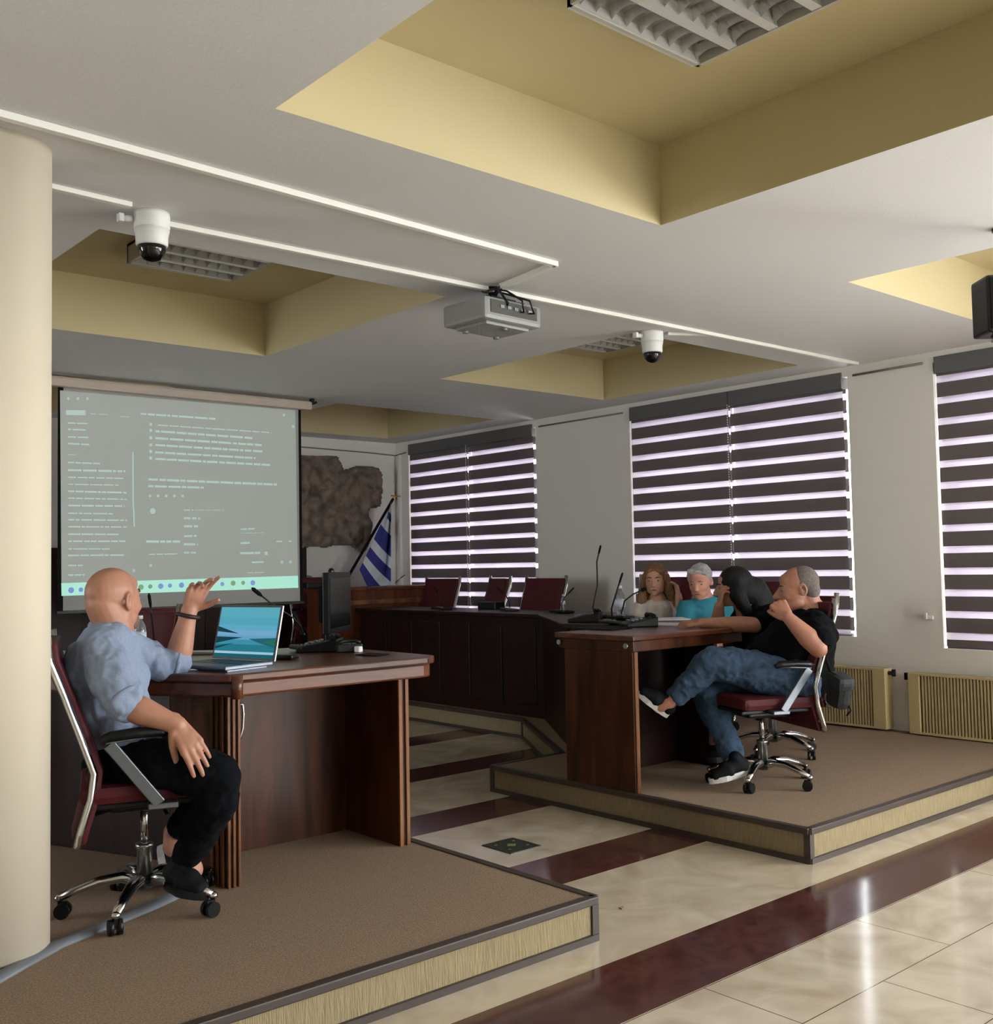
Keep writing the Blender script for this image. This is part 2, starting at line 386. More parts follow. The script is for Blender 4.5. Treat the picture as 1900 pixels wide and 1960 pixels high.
for i, (y0, y1, ym) in enumerate(((6.945, 8.83, 7.88), (3.835, 5.76, 4.78), (1.25, 3.175, 2.2))):
    zb = SILLS[i]+.012
    blind('zebra_blind', ym+.006, y1, zb, lbl[2*i], ym-.002, (2.366, 2.406, 2.411)[i])
    blind('zebra_blind', y0, ym-.006, zb, lbl[2*i+1], None, (2.366, 2.406, 2.411)[i])

# ------------------------------------------------------------------ ribbed radiators under the windows
M_rad = mat('radiator_enamel', (196, 176, 132), .5)
M_radd = mat('radiator_gap', (70, 50, 36), .7)
def radiator(y0, y1, z0, z1, label, plain):
    t = thing('radiator', (WX-.06, (y0+y1)/2, z0), 0, label, 'radiator', None)
    g = G(); p = .0205; n = int((y1-y0)/p)
    for k in range(n):
        y = y0+k*p; g.bx(WX-.115, WX-.095, y+.0105, y+p, z0+.012, z1-.012, 0)
    g.build('ribs', M_rad, t)
    g = G(); g.bx(WX-.098, WX-.03, y0, y1, z0, z1); g.build('core', M_radd, t)
    g = G(); g.bx(WX-.12, WX-.03, y0-.004, y1+.004, z1-.014, z1, 0, .003); g.bx(WX-.12, WX-.03, y0, y1, z0, z0+.014)
    for a, b in plain: g.bx(WX-.122, WX-.03, a, b, z0, z1, 0, .004)
    g.build('casing', M_rad, t)
    g = G(); yy = plain[0][0] if plain[0][0] < y0 else plain[0][1]; s = -1 if plain[0][0] < y0 else 1
    g.cyl((WX-.07, yy, z1-.03), (WX-.07, yy+s*.04, z1-.03), .013); g.bx(WX-.082, WX-.058, yy+s*.035-.008, yy+s*.035+.008, z1-.05, z1-.005); g.build('valve', M_black, t)
    return t
radiator(3.62, 5.6, .155, .545, 'beige ribbed radiator under the middle window, behind the seated man', [(3.53, 3.62)])
radiator(1.4, 3.30, .150, .530, 'beige ribbed radiator at the right edge under the nearest window', [(3.30, 3.375)])

# small things on the window wall
g = G(); p = onX(1778, 1182, WX); g.bx(WX-.016, WX, p.y-.03, p.y+.02, p.z-.012, p.z+.012, 0, .003); g.bx(WX-.03, WX-.012, p.y+.005, p.y+.02, p.z-.01, p.z+.03)
tag(recenter(g.build('wall_clip', M_white), (WX, p.y, p.z)), 'small white cord clip on the wall beside the nearest window', 'clip')
# thin cable run high on the walls
def cable(name, pts, r, m, label, cat='cable', n=8):
    g = G(); g.tube(pts, r, n); o = g.build(name, m); tag(o, label, cat); return recenter(o, pts[0])
M_cable = mat('cable_grey', (120, 112, 100), .6)
a = onY(583, 856, Y1-.012); cable('wall_cable', [(4.6, Y1-.012, a.z+.01), a, onY(700, 866, Y1-.012), (WX-.012, Y1-.012, 2.44), (WX-.012, 8.87, 2.455)], .006, M_cable, 'thin cable along the top of the back wall above the stone relief')
cable('wall_cable', [(WX-.014, 6.84, 2.50), (WX-.014, 5.83, 2.50)], .007, M_cable, 'thin cable on the pier between the far and middle windows')
cable('wall_cable', [(WX-.014, 3.74, 2.50), (WX-.014, 3.25, 2.505)], .008, M_cable, 'thin cable on the pier between the middle and nearest windows')
g = G(); g.bx(WX-.03, WX, 8.965, 8.99, .9, 2.44, 0, .003); tag(recenter(g.build('cable_duct', M_white), (WX, 8.98, .9)), 'upright white cable duct in the corner behind the flag', 'trunking')
cable('hanging_cord', [onX(753, 1118, WX-.02), onX(775, 1100, WX-.03)], .005, M_black, 'short dark cord on the wall right of the flag', 'cord')
# ------------------------------------------------------------------ ceiling things
M_lou = mat('louvre_aluminium', (210, 210, 208), .24, .9)
M_ribhi = mat('louvre_rib_highlight', (222, 222, 218), .4, .35)  # brighter than the blades: bright highlights on the ribs put into the colour
M_louw = mat('fixture_white', (176, 174, 166), .5)
M_tube = mat('fluorescent_tube_off', (225, 225, 220), .4)
def ceiling_light(cxx, cyy, label):
    t = thing('louvre_ceiling_light', (cxx, cyy, ZI), 0, label, 'ceiling light')
    s = .285; z0 = 2.795
    g = G()
    for a, b, c, d in ((-s, s, -s, -s+.012), (-s, s, s-.012, s), (-s, -s+.012, -s, s), (s-.012, s, -s, s)): g.bx(cxx+a, cxx+b, cyy+c, cyy+d, z0, ZI)
    g.bx(cxx-s, cxx+s, cyy-s, cyy+s, ZI-.012, ZI); g.build('housing', M_louw, t)
    g = G(); nl = 4; w = 2*s/nl                       # four lamp channels running in X
    for k in range(nl+1):
        y = cyy-s+k*w
        if k in (0, nl): y += .004 if k == 0 else -.004
        # V shaped parabolic ribs
        prof = [(-.016, z0+.002), (.016, z0+.002), (.004, z0+.05), (-.004, z0+.05)]
        P = [Vector((0, y+a, z)) for a, z in prof]
        for i in range(4):
            p, q = P[i], P[(i+1) % 4]; g.quad((cxx-s+.01, p.y, p.z), (cxx+s-.01, p.y, p.z), (cxx+s-.01, q.y, q.z), (cxx-s+.01, q.y, q.z))
    g.build('channel_ribs', M_ribhi, t)
    g = G(); nb = 9
    for k in range(nb):
        x = cxx-s+(k+.5)*2*s/nb
        for c in range(nl):
            ya, yb = cyy-s+c*w+.014, cyy-s+(c+1)*w-.014; ym = (ya+yb)/2; N = 6
            pts = []
            for i in range(N+1):
                f = i/N; yy = ya+(yb-ya)*f; pts.append((yy, z0+.004+.018*(1-(2*f-1)**2)))
            for i in range(N):
                for sx in (-1, 1): g.quad((x, pts[i][0], pts[i][1]), (x, pts[i+1][0], pts[i+1][1]), (x+sx*.006, pts[i+1][0], z0+.05), (x+sx*.006, pts[i][0], z0+.05))
    g.build('cross_blades', M_lou, t)
    g = G()
    for c in range(nl): g.cyl((cxx-s+.02, cyy-s+(c+.5)*w, z0+.07), (cxx+s-.02, cyy-s+(c+.5)*w, z0+.07), .0085, n=10)
    g.build('lamp_tubes', M_tube, t)
    return t
ceiling_light(2.305, 1.70, 'square aluminium louvre ceiling light in the nearest coffer, at the top edge')
ceiling_light(2.305, 4.80, 'square aluminium louvre ceiling light in the coffer beside the left dome camera')
ceiling_light(5.335, 4.93, 'square aluminium louvre ceiling light in the coffer beside the right dome camera')
ceiling_light(5.335, 1.70, 'square ceiling light in the coffer behind the hanging loudspeaker')

M_trunk = mat('trunking_white', (226, 224, 214), .5)
def trunk(pts, w, h, label):
    g = G()
    for a, b in zip(pts[:-1], pts[1:]):
        a = Vector((*a, ZC-h/2)); b = Vector((*b, ZC-h/2)); d = b-a; g.box((a+b)/2, (d.length+w*.5, w, h), math.atan2(d.y, d.x), 0, .003)
    tag(recenter(g.build('cable_trunking', M_trunk), (*pts[0], ZC)), label, 'trunking')
trunk([(.0, 3.06), (3.16, 3.215), (3.21, 3.62)], .028, .022, 'long white cable trunking crossing the ceiling to above the projector')
trunk([(1.60, 3.725), (6.40, 3.665)], .026, .020, 'white cable trunking along the ceiling beam between the two dome cameras')
trunk([(.2, 3.55), (1.44, 3.61)], .03, .018, 'short grey shaded trunking from the pillar to the left dome camera')
trunk([(4.66, 3.83), (4.86, 3.70)], .03, .018, 'short trunking piece beside the right dome camera')

def dome_camera(x, y, s, label):
    t = thing('dome_camera', (x, y, ZC), 0, label, 'security camera', 'white dome cameras on the ceiling beam')
    g = G(); g.lathe((x, y, ZC), [(.062*s, 0), (.064*s, -.012*s), (.064*s, -.055*s), (.0605*s, -.058*s), (.0605*s, -.062*s), (.063*s, -.064*s), (.058*s, -.085*s), (.057*s, -.118*s), (.052*s, -.124*s)], 40); g.build('body', M_white, t)
    g = G(); g.lathe((x, y, ZC), [(.050*s, -.122*s), (.049*s, -.138*s), (.042*s, -.158*s), (.030*s, -.172*s), (.012*s, -.180*s), (.001, -.181*s)], 40); g.build('dome', mat('dome_smoked', (12, 12, 13), .08), t)
    g = G(); g.cyl((x-.062*s, y+.02, ZC-.03*s), (x-.10*s, y+.03, ZC-.03*s), .012*s); g.box((x-.105*s, y+.03, ZC-.03*s), (.018, .03, .03), 0, 0, .003); g.build('cable_gland', M_white, t)
dome_camera(1.55, 3.67, 1.0, 'white ceiling dome camera at the left, in front of a louvre light')
dome_camera(4.56, 3.87, 1.0, 'smaller looking white dome camera above the middle window, farther away')

# projector with ceiling mount
def projector():
    c = at(942, 608, 4.98); x, y = c.x, c.y; an = math.radians(93)
    t = thing('projector', (x, y, ZC), an, 'grey white projector hanging upside down from the ceiling', 'projector')
    z = c.z
    Mx = Matrix.Translation((x, y, z)) @ Matrix.Rotation(an, 4, 'Z')      # local +x = the way it shines (towards the screen)
    def B(g, c, s, mi=0, bev=0, rot=None):
        gg = G(); gg.box(c, s, rot, mi, bev); gg.bm.transform(Mx); me = bpy.data.meshes.new('tmp'); gg.bm.to_mesh(me); gg.bm.free(); g.bm.from_mesh(me); bpy.data.meshes.remove(me)
    g = G(); B(g, (0, 0, .0), (.29, .37, .105), 0, .018); B(g, (0, 0, -.058), (.21, .28, .016), 0, .006); g.build('body', mat('projector_shell', (140, 140, 137), .45), t)
    g = G(); B(g, (-.146, 0, .008), (.006, .30, .06)); g.build('connector_panel', mat('projector_ports', (70, 68, 62), .5), t)
    g = G()
    g.bm.free()
    for k in range(5): g = G(); B(g, (-.150, -.10+k*.045, .012), (.006, .024, .014)); g.build('socket', M_satin, t)
    g = G()
    for k in range(10): B(g, (-.08+k*.018, -.186, .0), (.008, .006, .06))
    g.build('vent_grille', mat('projector_ports', (70, 68, 62), .5), t)
    g = G()
    g.bm.free()
    for dx, dy in ((.08, .1), (.08, -.1), (-.08, 0)):
        g = G(); p = Mx @ Vector((dx, dy, -.064)); g.cyl(p, p+Vector((0, 0, -.012)), .014, n=16); g.build('foot_pad', M_grey, t)
    g = G(); p = Mx @ Vector((.146, .07, 0)); q = Mx @ Vector((.17, .07, 0)); g.cyl(p, q, .035, .03); g.build('lens', M_black, t)
    g = G(); B(g, (0, 0, .075), (.16, .16, .008)); p = Vector((x, y, z+.07)); g.cyl(p, (x, y, ZC-.01), .018); g.cyl((x, y, ZC-.012), (x, y, ZC), .05)
    for sx in (-1, 1):
        for sy in (-1, 1): g.tube([Mx @ Vector((sx*.03, sy*.03, .08)), Mx @ Vector((sx*.09, sy*.12, .065)), Mx @ Vector((sx*.1, sy*.13, .04))], .007, 8)
    g.build('mount', M_black, t)
    g = G(); r = Mx
    g.tube([r @ Vector(v) for v in ((-.13, -.05, .01), (-.17, -.04, -.0), (-.18, -.02, .05), (-.12, .02, .10), (-.02, .03, .13))], .005, 8)
    g.tube([r @ Vector(v) for v in ((-.13, -.09, .01), (-.18, -.1, .0), (-.17, -.08, .06), (-.08, -.02, .10), (0, .0, .13))], .005, 8)
    g.tube([r @ Vector(v) for v in ((-.13, .04, .01), (-.16, .05, .03), (-.1, .06, .11), (0, .04, .12))], .006, 8)
    g.build('cables', M_black, t)
    cable('projector_cable', [(3.20, 3.62, ZC-.012), (3.2, 3.66, ZC-.06), (x+.01, y-.02, z+.16), (x, y-.03, z+.10)], .006, M_black, 'thin dark cable drooping from the ceiling trunking to the projector')
projector()

# hanging loudspeaker at the right edge
def loudspeaker():
    c = at(1912, 588, 4.15); an = math.radians(48)
    t = thing('loudspeaker', c, an, 'black loudspeaker hanging from the ceiling at the right edge', 'loudspeaker')
    g = G(); g.box(c, (.15, .155, .225), Matrix.Rotation(an, 3, 'Z'), 0, .012); g.build('cabinet', M_black, t)
    dr = Vector((math.cos(an), math.sin(an), 0)); sd = Vector((-dr.y, dr.x, 0))
    g = G(); g.box(c-dr*.077, (.006, .135, .2), Matrix.Rotation(an, 3, 'Z')); g.build('grille', M_blackm, t)
    g = G(); g.tube([c+sd*.03+Vector((0, 0, -.11)), c+sd*.03+Vector((0, 0, -.135)), c-sd*.05+Vector((0, 0, -.14)), c-sd*.05+Vector((0, 0, -.11))], .008, 8); g.cyl(c+Vector((0, 0, -.112)), c+Vector((0, 0, -.128)), .02); g.build('lower_bracket', M_satin, t)
    g = G(); g.cyl(c+dr*.05+RGT*.05+Vector((0, 0, .08)), Vector((c.x+dr.x*.05+RGT.x*.05, c.y+dr.y*.05+RGT.y*.05, ZC)), .012); g.cyl(Vector((c.x+dr.x*.05+RGT.x*.05, c.y+dr.y*.05+RGT.y*.05, ZC-.01)), Vector((c.x+dr.x*.05+RGT.x*.05, c.y+dr.y*.05+RGT.y*.05, ZC)), .04); g.build('ceiling_mount', M_black, t)
loudspeaker()

# ------------------------------------------------------------------ projection screen
SY = 7.0
def screen():
    xa, xb = 2.325, 4.125; z1, z0 = 2.475, 1.02
    t = thing('projection_screen', ((xa+xb)/2, SY, z1), 0, 'pulled down projection screen showing a pale web page of text lines', 'screen')
    M_scr = mat('screen_fabric', (160, 160, 156), .9)
    M_img = mat('projected_page', (158, 158, 154), .9, emit=(150, 162, 152), es=.42)
    M_txt = mat('projected_text', (150, 152, 150), .9, emit=(190, 228, 216), es=.50)
    M_bar = mat('projected_taskbar', (150, 160, 155), .9, emit=(165, 238, 215), es=.72)
    M_icb = mat('projected_icon_blue', (130, 140, 170), .9, emit=(110, 150, 225), es=.55)
    M_icy = mat('projected_icon_green', (130, 140, 120), .9, emit=(120, 180, 130), es=.5)
    g = G(); g.bx(xa, xb, SY, SY+.004, z0, z1); g.build('fabric', M_scr, t)
    g = G(); b = .032; g.bx(xa-.002, xa+b, SY-.001, SY+.005, z0-.012, z1); g.bx(xb-b+.012, xb+.002, SY-.001, SY+.005, z0-.012, z1); g.build('black_border', M_blackm, t)
    g = G(); g.bx(xa-.01, xb+.01, SY-.008, SY+.012, z0-.022, z0, 0, .003); g.build('bottom_bar', M_black, t)
    g = G(); g.box(((xa+xb)/2+.005, SY, z1+.035), (1.96, .075, .068), None, 0, .018); g.build('roller_case', mat('roller_case', (186, 172, 155), .5), t)
    g = G(); g.bx(xa-.09, xa-.075, SY-.02, SY+.02, z1+.06, ZC); g.bx(xb+.09, xb+.11, SY-.02, SY+.02, z1+.06, ZC); g.cyl((xb+.085, SY, z1+.05), (xb+.14, SY, z1+.07), .01); g.build('hanger', M_black, t)
    def P(cx_, cy_, dy=.003): return onY(60+cx_/3.393, 700+cy_/3.393, SY-dy)
    g = G(); g.quad(P(186, 160, .0015), P(1714, 290, .0015), P(1732, 1440, .0015), P(196, 1490, .0015), 0); pi = g.build('projected_image', M_img, t)
    g = G()
    g.quad(P(194, 1412), P(1731, 1364), P(1733, 1442), P(196, 1495))
    g.build('taskbar', M_bar, pi, world=False).data.transform(t.matrix_world.inverted())
    rnd = random.Random(3)
    def line(g, x0, y0, x1, y1, th, words=True):
        x = x0
        while x < x1-4:
            w = rnd.uniform(18, 95) if words else x1-x0; e = min(x+w, x1)
            ya = y0+(y1-y0)*(x-x0)/(x1-x0); yb = y0+(y1-y0)*(e-x0)/(x1-x0)
            g.quad(P(x, ya-th/2), P(e, yb-th/2), P(e, yb+th/2), P(x, ya+th/2)); x = e+rnd.uniform(6, 11)
    g = G()
    L = [(710, 312, 1195, 345, 12), (820, 385, 1560, 435, 7), (805, 425, 1435, 470, 13), (805, 470, 1495, 516, 13), (805, 515, 1500, 557, 13), (805, 562, 1455, 600, 12), (805, 605, 1550, 645, 13),
         (760, 738, 1595, 772, 14), (760, 782, 1120, 792, 13), (238, 372, 365, 376, 8), (238, 413, 360, 418, 10), (238, 462, 370, 466, 9), (238, 505, 375, 512, 10), (238, 628, 445, 636, 9), (238, 678, 610, 686, 13),
         (240, 724, 605, 732, 8), (240, 770, 575, 776, 7), (240, 815, 618, 825, 11), (240, 860, 618, 868, 8), (240, 908, 605, 912, 11), (240, 958, 530, 962, 8), (240, 1000, 620, 1004, 9), (240, 1046, 620, 1048, 9), (240, 1094, 575, 1096, 10),
         (240, 1140, 610, 1140, 10), (240, 1190, 510, 1190, 8), (240, 1232, 600, 1230, 9), (240, 1297, 340, 1297, 9), (240, 1360, 345, 1358, 10), (990, 938, 1050, 938, 9), (1060, 938, 1250, 938, 4),
         (990, 990, 1095, 992, 14), (990, 1043, 1082, 1043, 14), (990, 1107, 1072, 1105, 12), (990, 1160, 1082, 1160, 14), (990, 1214, 1070, 1214, 12), (745, 1142, 965, 1142, 15), (765, 1225, 950, 1222, 7),
         (1358, 1062, 1450, 1058, 10), (1360, 1087, 1510, 1085, 4), (1358, 1152, 1425, 1150, 12), (1590, 1142, 1640, 1140, 9), (1670, 1140, 1690, 1140, 9), (1355, 1218, 1485, 1215, 14), (1430, 1277, 1512, 1275, 9), (1400, 1345, 1510, 1342, 5),
         (385, 312, 500, 318, 5), (575, 330, 640, 333, 5), (238, 577, 290, 579, 4)]
    for a in L: line(g, *a)
    for cx_, cy_ in ((775, 380), (775, 420), (775, 468), (775, 515), (775, 557), (775, 600), (775, 1297), (1627, 1275), (1682, 1275), (665, 1330), (1640, 320), (1700, 395)): g.quad(P(cx_-8, cy_-9), P(cx_+8, cy_-9), P(cx_+8, cy_+9), P(cx_-8, cy_+9))
    for k in range(3): cx_ = 240+k*62; g.quad(P(cx_-7, 205), P(cx_+7, 205), P(cx_+7, 222), P(cx_-7, 222))
    for k in range(5): cx_ = 770+k*53; g.quad(P(cx_-8, 838), P(cx_+8, 838), P(cx_+8, 853), P(cx_-8, 853))
    g.quad(P(655, 562), P(664, 562), P(666, 925), P(657, 925)); g.quad(P(660, 925), P(669, 925), P(672, 1045), P(663, 1045))
    g.quad(P(225, 288), P(352, 290), P(352, 322), P(225, 320)); g.quad(P(1515, 1208), P(1535, 1208), P(1535, 1230), P(1515, 1230))
    n = 20; cc = Vector(P(788, 944)); ring = [g.bm.verts.new(cc + Vector((.02*math.cos(2*PI*k/n), 0, .02*math.sin(2*PI*k/n)))) for k in range(n)]; g.bm.faces.new(ring)
    g.build('text_lines', M_txt, pi, world=False).data.transform(t.matrix_world.inverted())
    for nm, mm, lst in (('blue_icon', M_icb, ((258, 1458), (322, 1455), (840, 1432), (900, 1428), (975, 1425), (1240, 1418), (1438, 1410))), ('green_icon', M_icy, ((712, 1438), (772, 1434), (1310, 1412), (1375, 1410)))):
        for k, (cx_, cy_) in enumerate(lst):
            g = G(); cc = Vector(P(cx_, cy_, .005)); r = .019 if k % 2 == 0 else .015; n = 12
            ring = [g.bm.verts.new(cc + Vector((r*math.cos(2*PI*i/n), 0, r*math.sin(2*PI*i/n)))) for i in range(n)]; g.bm.faces.new(ring)
            g.build(nm, mm, pi, world=False).data.transform(t.matrix_world.inverted())
screen()
# ------------------------------------------------------------------ desks
DT = .90                              # height of the desk tops above the marble floor
def polyprism(name, poly, z0, z1, m, parent, bevel=.006):
    g = G(); g.prism(poly, z0, z1); return g.build(name, m, parent, bevel=bevel)
def ribbed_post(parent, x0, x1, y0, y1, z0, z1, front_n=3, side=False):
    g = G(); g.bx(x0, x1, y0, y1, z0, z1); g.build('side_panel', M_wood, parent, bevel=.003)
    g = G(); w = (x1-x0)/(front_n*2-1)
    for k in range(front_n): g.bx(x0+2*k*w, x0+(2*k+1)*w, y0-.010, y0, z0, z1)
    if side:
        for k in range(3): g.bx(x0-.008, x0, y0+.015+k*.04, y0+.035+k*.04, z0, z1)
    g.build('edge_moulding', M_woodedge, parent, bevel=.002)
# presenter's desk
d = thing('desk', (2.1, 3.8, ST), 0, 'reddish brown wooden desk of the presenter, standing on the left platform', 'desk')
top = [(1.70, 3.375), (2.555, 3.375), (2.60, 3.39), (2.625, 3.42), (2.63, 3.46), (2.63, 4.25), (1.95, 4.45), (1.72, 4.9), (1.72, 5.9), (1.10, 5.9), (1.10, 4.7), (1.42, 3.83)]
polyprism('desk_top', top, DT-.028, DT, M_woodtop, d)
polyprism('top_apron', [(1.715, 3.392), (2.55, 3.392), (2.59, 3.405), (2.608, 3.43), (2.612, 3.46), (2.612, 4.24), (1.94, 4.435), (1.71, 4.89), (1.71, 5.88), (1.115, 5.88), (1.115, 4.705), (1.435, 3.835)], DT-.082, DT-.028, M_woodtop, d, .008)
ribbed_post(d, 1.735, 1.785, 3.475, 3.95, ST, DT-.08, 3, True)
ribbed_post(d, 2.495, 2.545, 3.50, 4.2, ST, DT-.08, 2)
g = G(); g.bx(1.78, 2.50, 3.885, 3.91, ST, DT-.08); g.build('back_panel', M_wood, d)
g = G(); g.prism([(1.735, 3.95), (1.40, 4.75), (1.40, 5.85), (1.43, 5.85), (1.43, 4.76), (1.765, 3.96)], ST, DT-.08); g.build('wing_panel', M_wooddk, d)
g = G(); g.tube([(1.787, 3.505, .78), (1.812, 3.50, .775), (1.815, 3.50, .74), (1.812, 3.50, .69), (1.80, 3.50, .655), (1.787, 3.505, .65)], .0055, 10); g.bx(1.785, 1.795, 3.49, 3.52, .635, .655); g.bx(1.785, 1.795, 3.49, 3.52, .775, .80); g.build('handle', M_satin, d)
g = G(); g.cyl((1.725, 3.37, DT-.085), (1.725, 3.37, DT-.004), .02, n=20); g.build('corner_post', M_woodtop, d)

# audience desk on the right platform
d = thing('desk', (4.3, 3.7, ST), 0, 'dark brown audience desk with a tall end panel on the right platform', 'desk')
D2 = [(3.85, 3.435), (4.76, 3.435), (4.76, 3.985), (3.85, 3.985)]
polyprism('desk_top', D2, DT-.022, DT+.005, M_woodtop, d)
g = G(); g.bx(3.865, 4.745, 3.45, 3.97, DT-.075, DT-.022); g.build('top_apron', M_wood, d, bevel=.004)
g = G(); g.bx(3.868, 3.90, 3.46, 3.93, ST, DT-.075); g.build('side_panel', M_wood, d, bevel=.003)
g = G(); g.bx(3.872, 3.896, 3.448, 3.46, ST, DT-.075); g.build('edge_moulding', M_woodedge, d, bevel=.002)
g = G(); g.bx(3.90, 4.70, 3.85, 3.875, ST+.01, DT-.075); g.build('back_panel', M_wooddk, d)
g = G(); g.bx(4.69, 4.72, 3.60, 3.93, ST, DT-.075); g.build('side_panel', M_wooddk, d)
for yy in (3.49, 3.955):
    g = G(); g.cyl((3.85, yy, DT-.045), (3.863, yy, DT-.045), .013, n=16); g.build('metal_cap', M_satin, d)

# long council bench: window arm and slanting corner
b = thing('council_bench', (5.5, 6.5, ST), 0, 'long very dark wooden council bench turning the corner in front of the windows', 'bench desk')
polyprism('bench_top', [(5.25, 8.0), (5.25, 5.60), (4.50, 4.58), (4.50, 4.02), (5.12, 4.02), (5.12, 4.40), (5.76, 5.32), (5.76, 8.0)][::-1], DT-.03, DT, M_wooddk, b)
g = G(); outer = [(5.30, 7.95), (5.30, 5.585), (4.56, 4.58)]; t_ = .03
for a, c in zip(outer[:-1], outer[1:]):
    a = Vector((*a, 0)); c = Vector((*c, 0)); dd = c-a; g.box(((a+c)/2)+Vector((0, 0, (ST+DT-.03)/2)), (dd.length, t_, DT-.03-ST), math.atan2(dd.y, dd.x))
g.build('front_panel', M_wooddk, b)
g = G()
for k in range(6):
    y = 5.66+k*.38; g.bx(5.277, 5.287, y, y+.33, ST+.09, DT-.09)
g.build('panel_moulding', M_wooddk, b, bevel=.004)
g = G(); g.bx(4.56, 4.59, 4.10, 4.58, ST, DT-.03); g.bx(4.56, 5.08, 4.05, 4.08, ST, DT-.03); g.bx(5.3, 5.74, 7.93, 7.96, ST, DT-.03); g.build('end_panel', M_wooddk, b)

# chairman's raised desk in the corner
M_woodmid = wood('wood_mid', (70, 36, 20), (112, 62, 36), .35)
d = thing('desk', (5.7, 8.0, ST), 0, 'raised brown chairman desk in the far corner in front of the flag', 'desk')
g = G(); g.bx(4.98, 6.40, 7.98, 8.42, 1.055, 1.085); g.build('desk_top', M_woodmid, d, bevel=.005)
g = G(); g.bx(5.00, 6.38, 8.00, 8.03, ST, 1.055); g.bx(5.0, 5.03, 8.0, 8.4, ST, 1.055); g.bx(6.35, 6.38, 8.0, 8.4, ST, 1.055); g.build('body_panel', M_woodmid, d)
g = G(); g.bx(4.99, 6.39, 7.975, 8.0, .93, .97); g.build('front_rail', M_woodedge, d, bevel=.006)

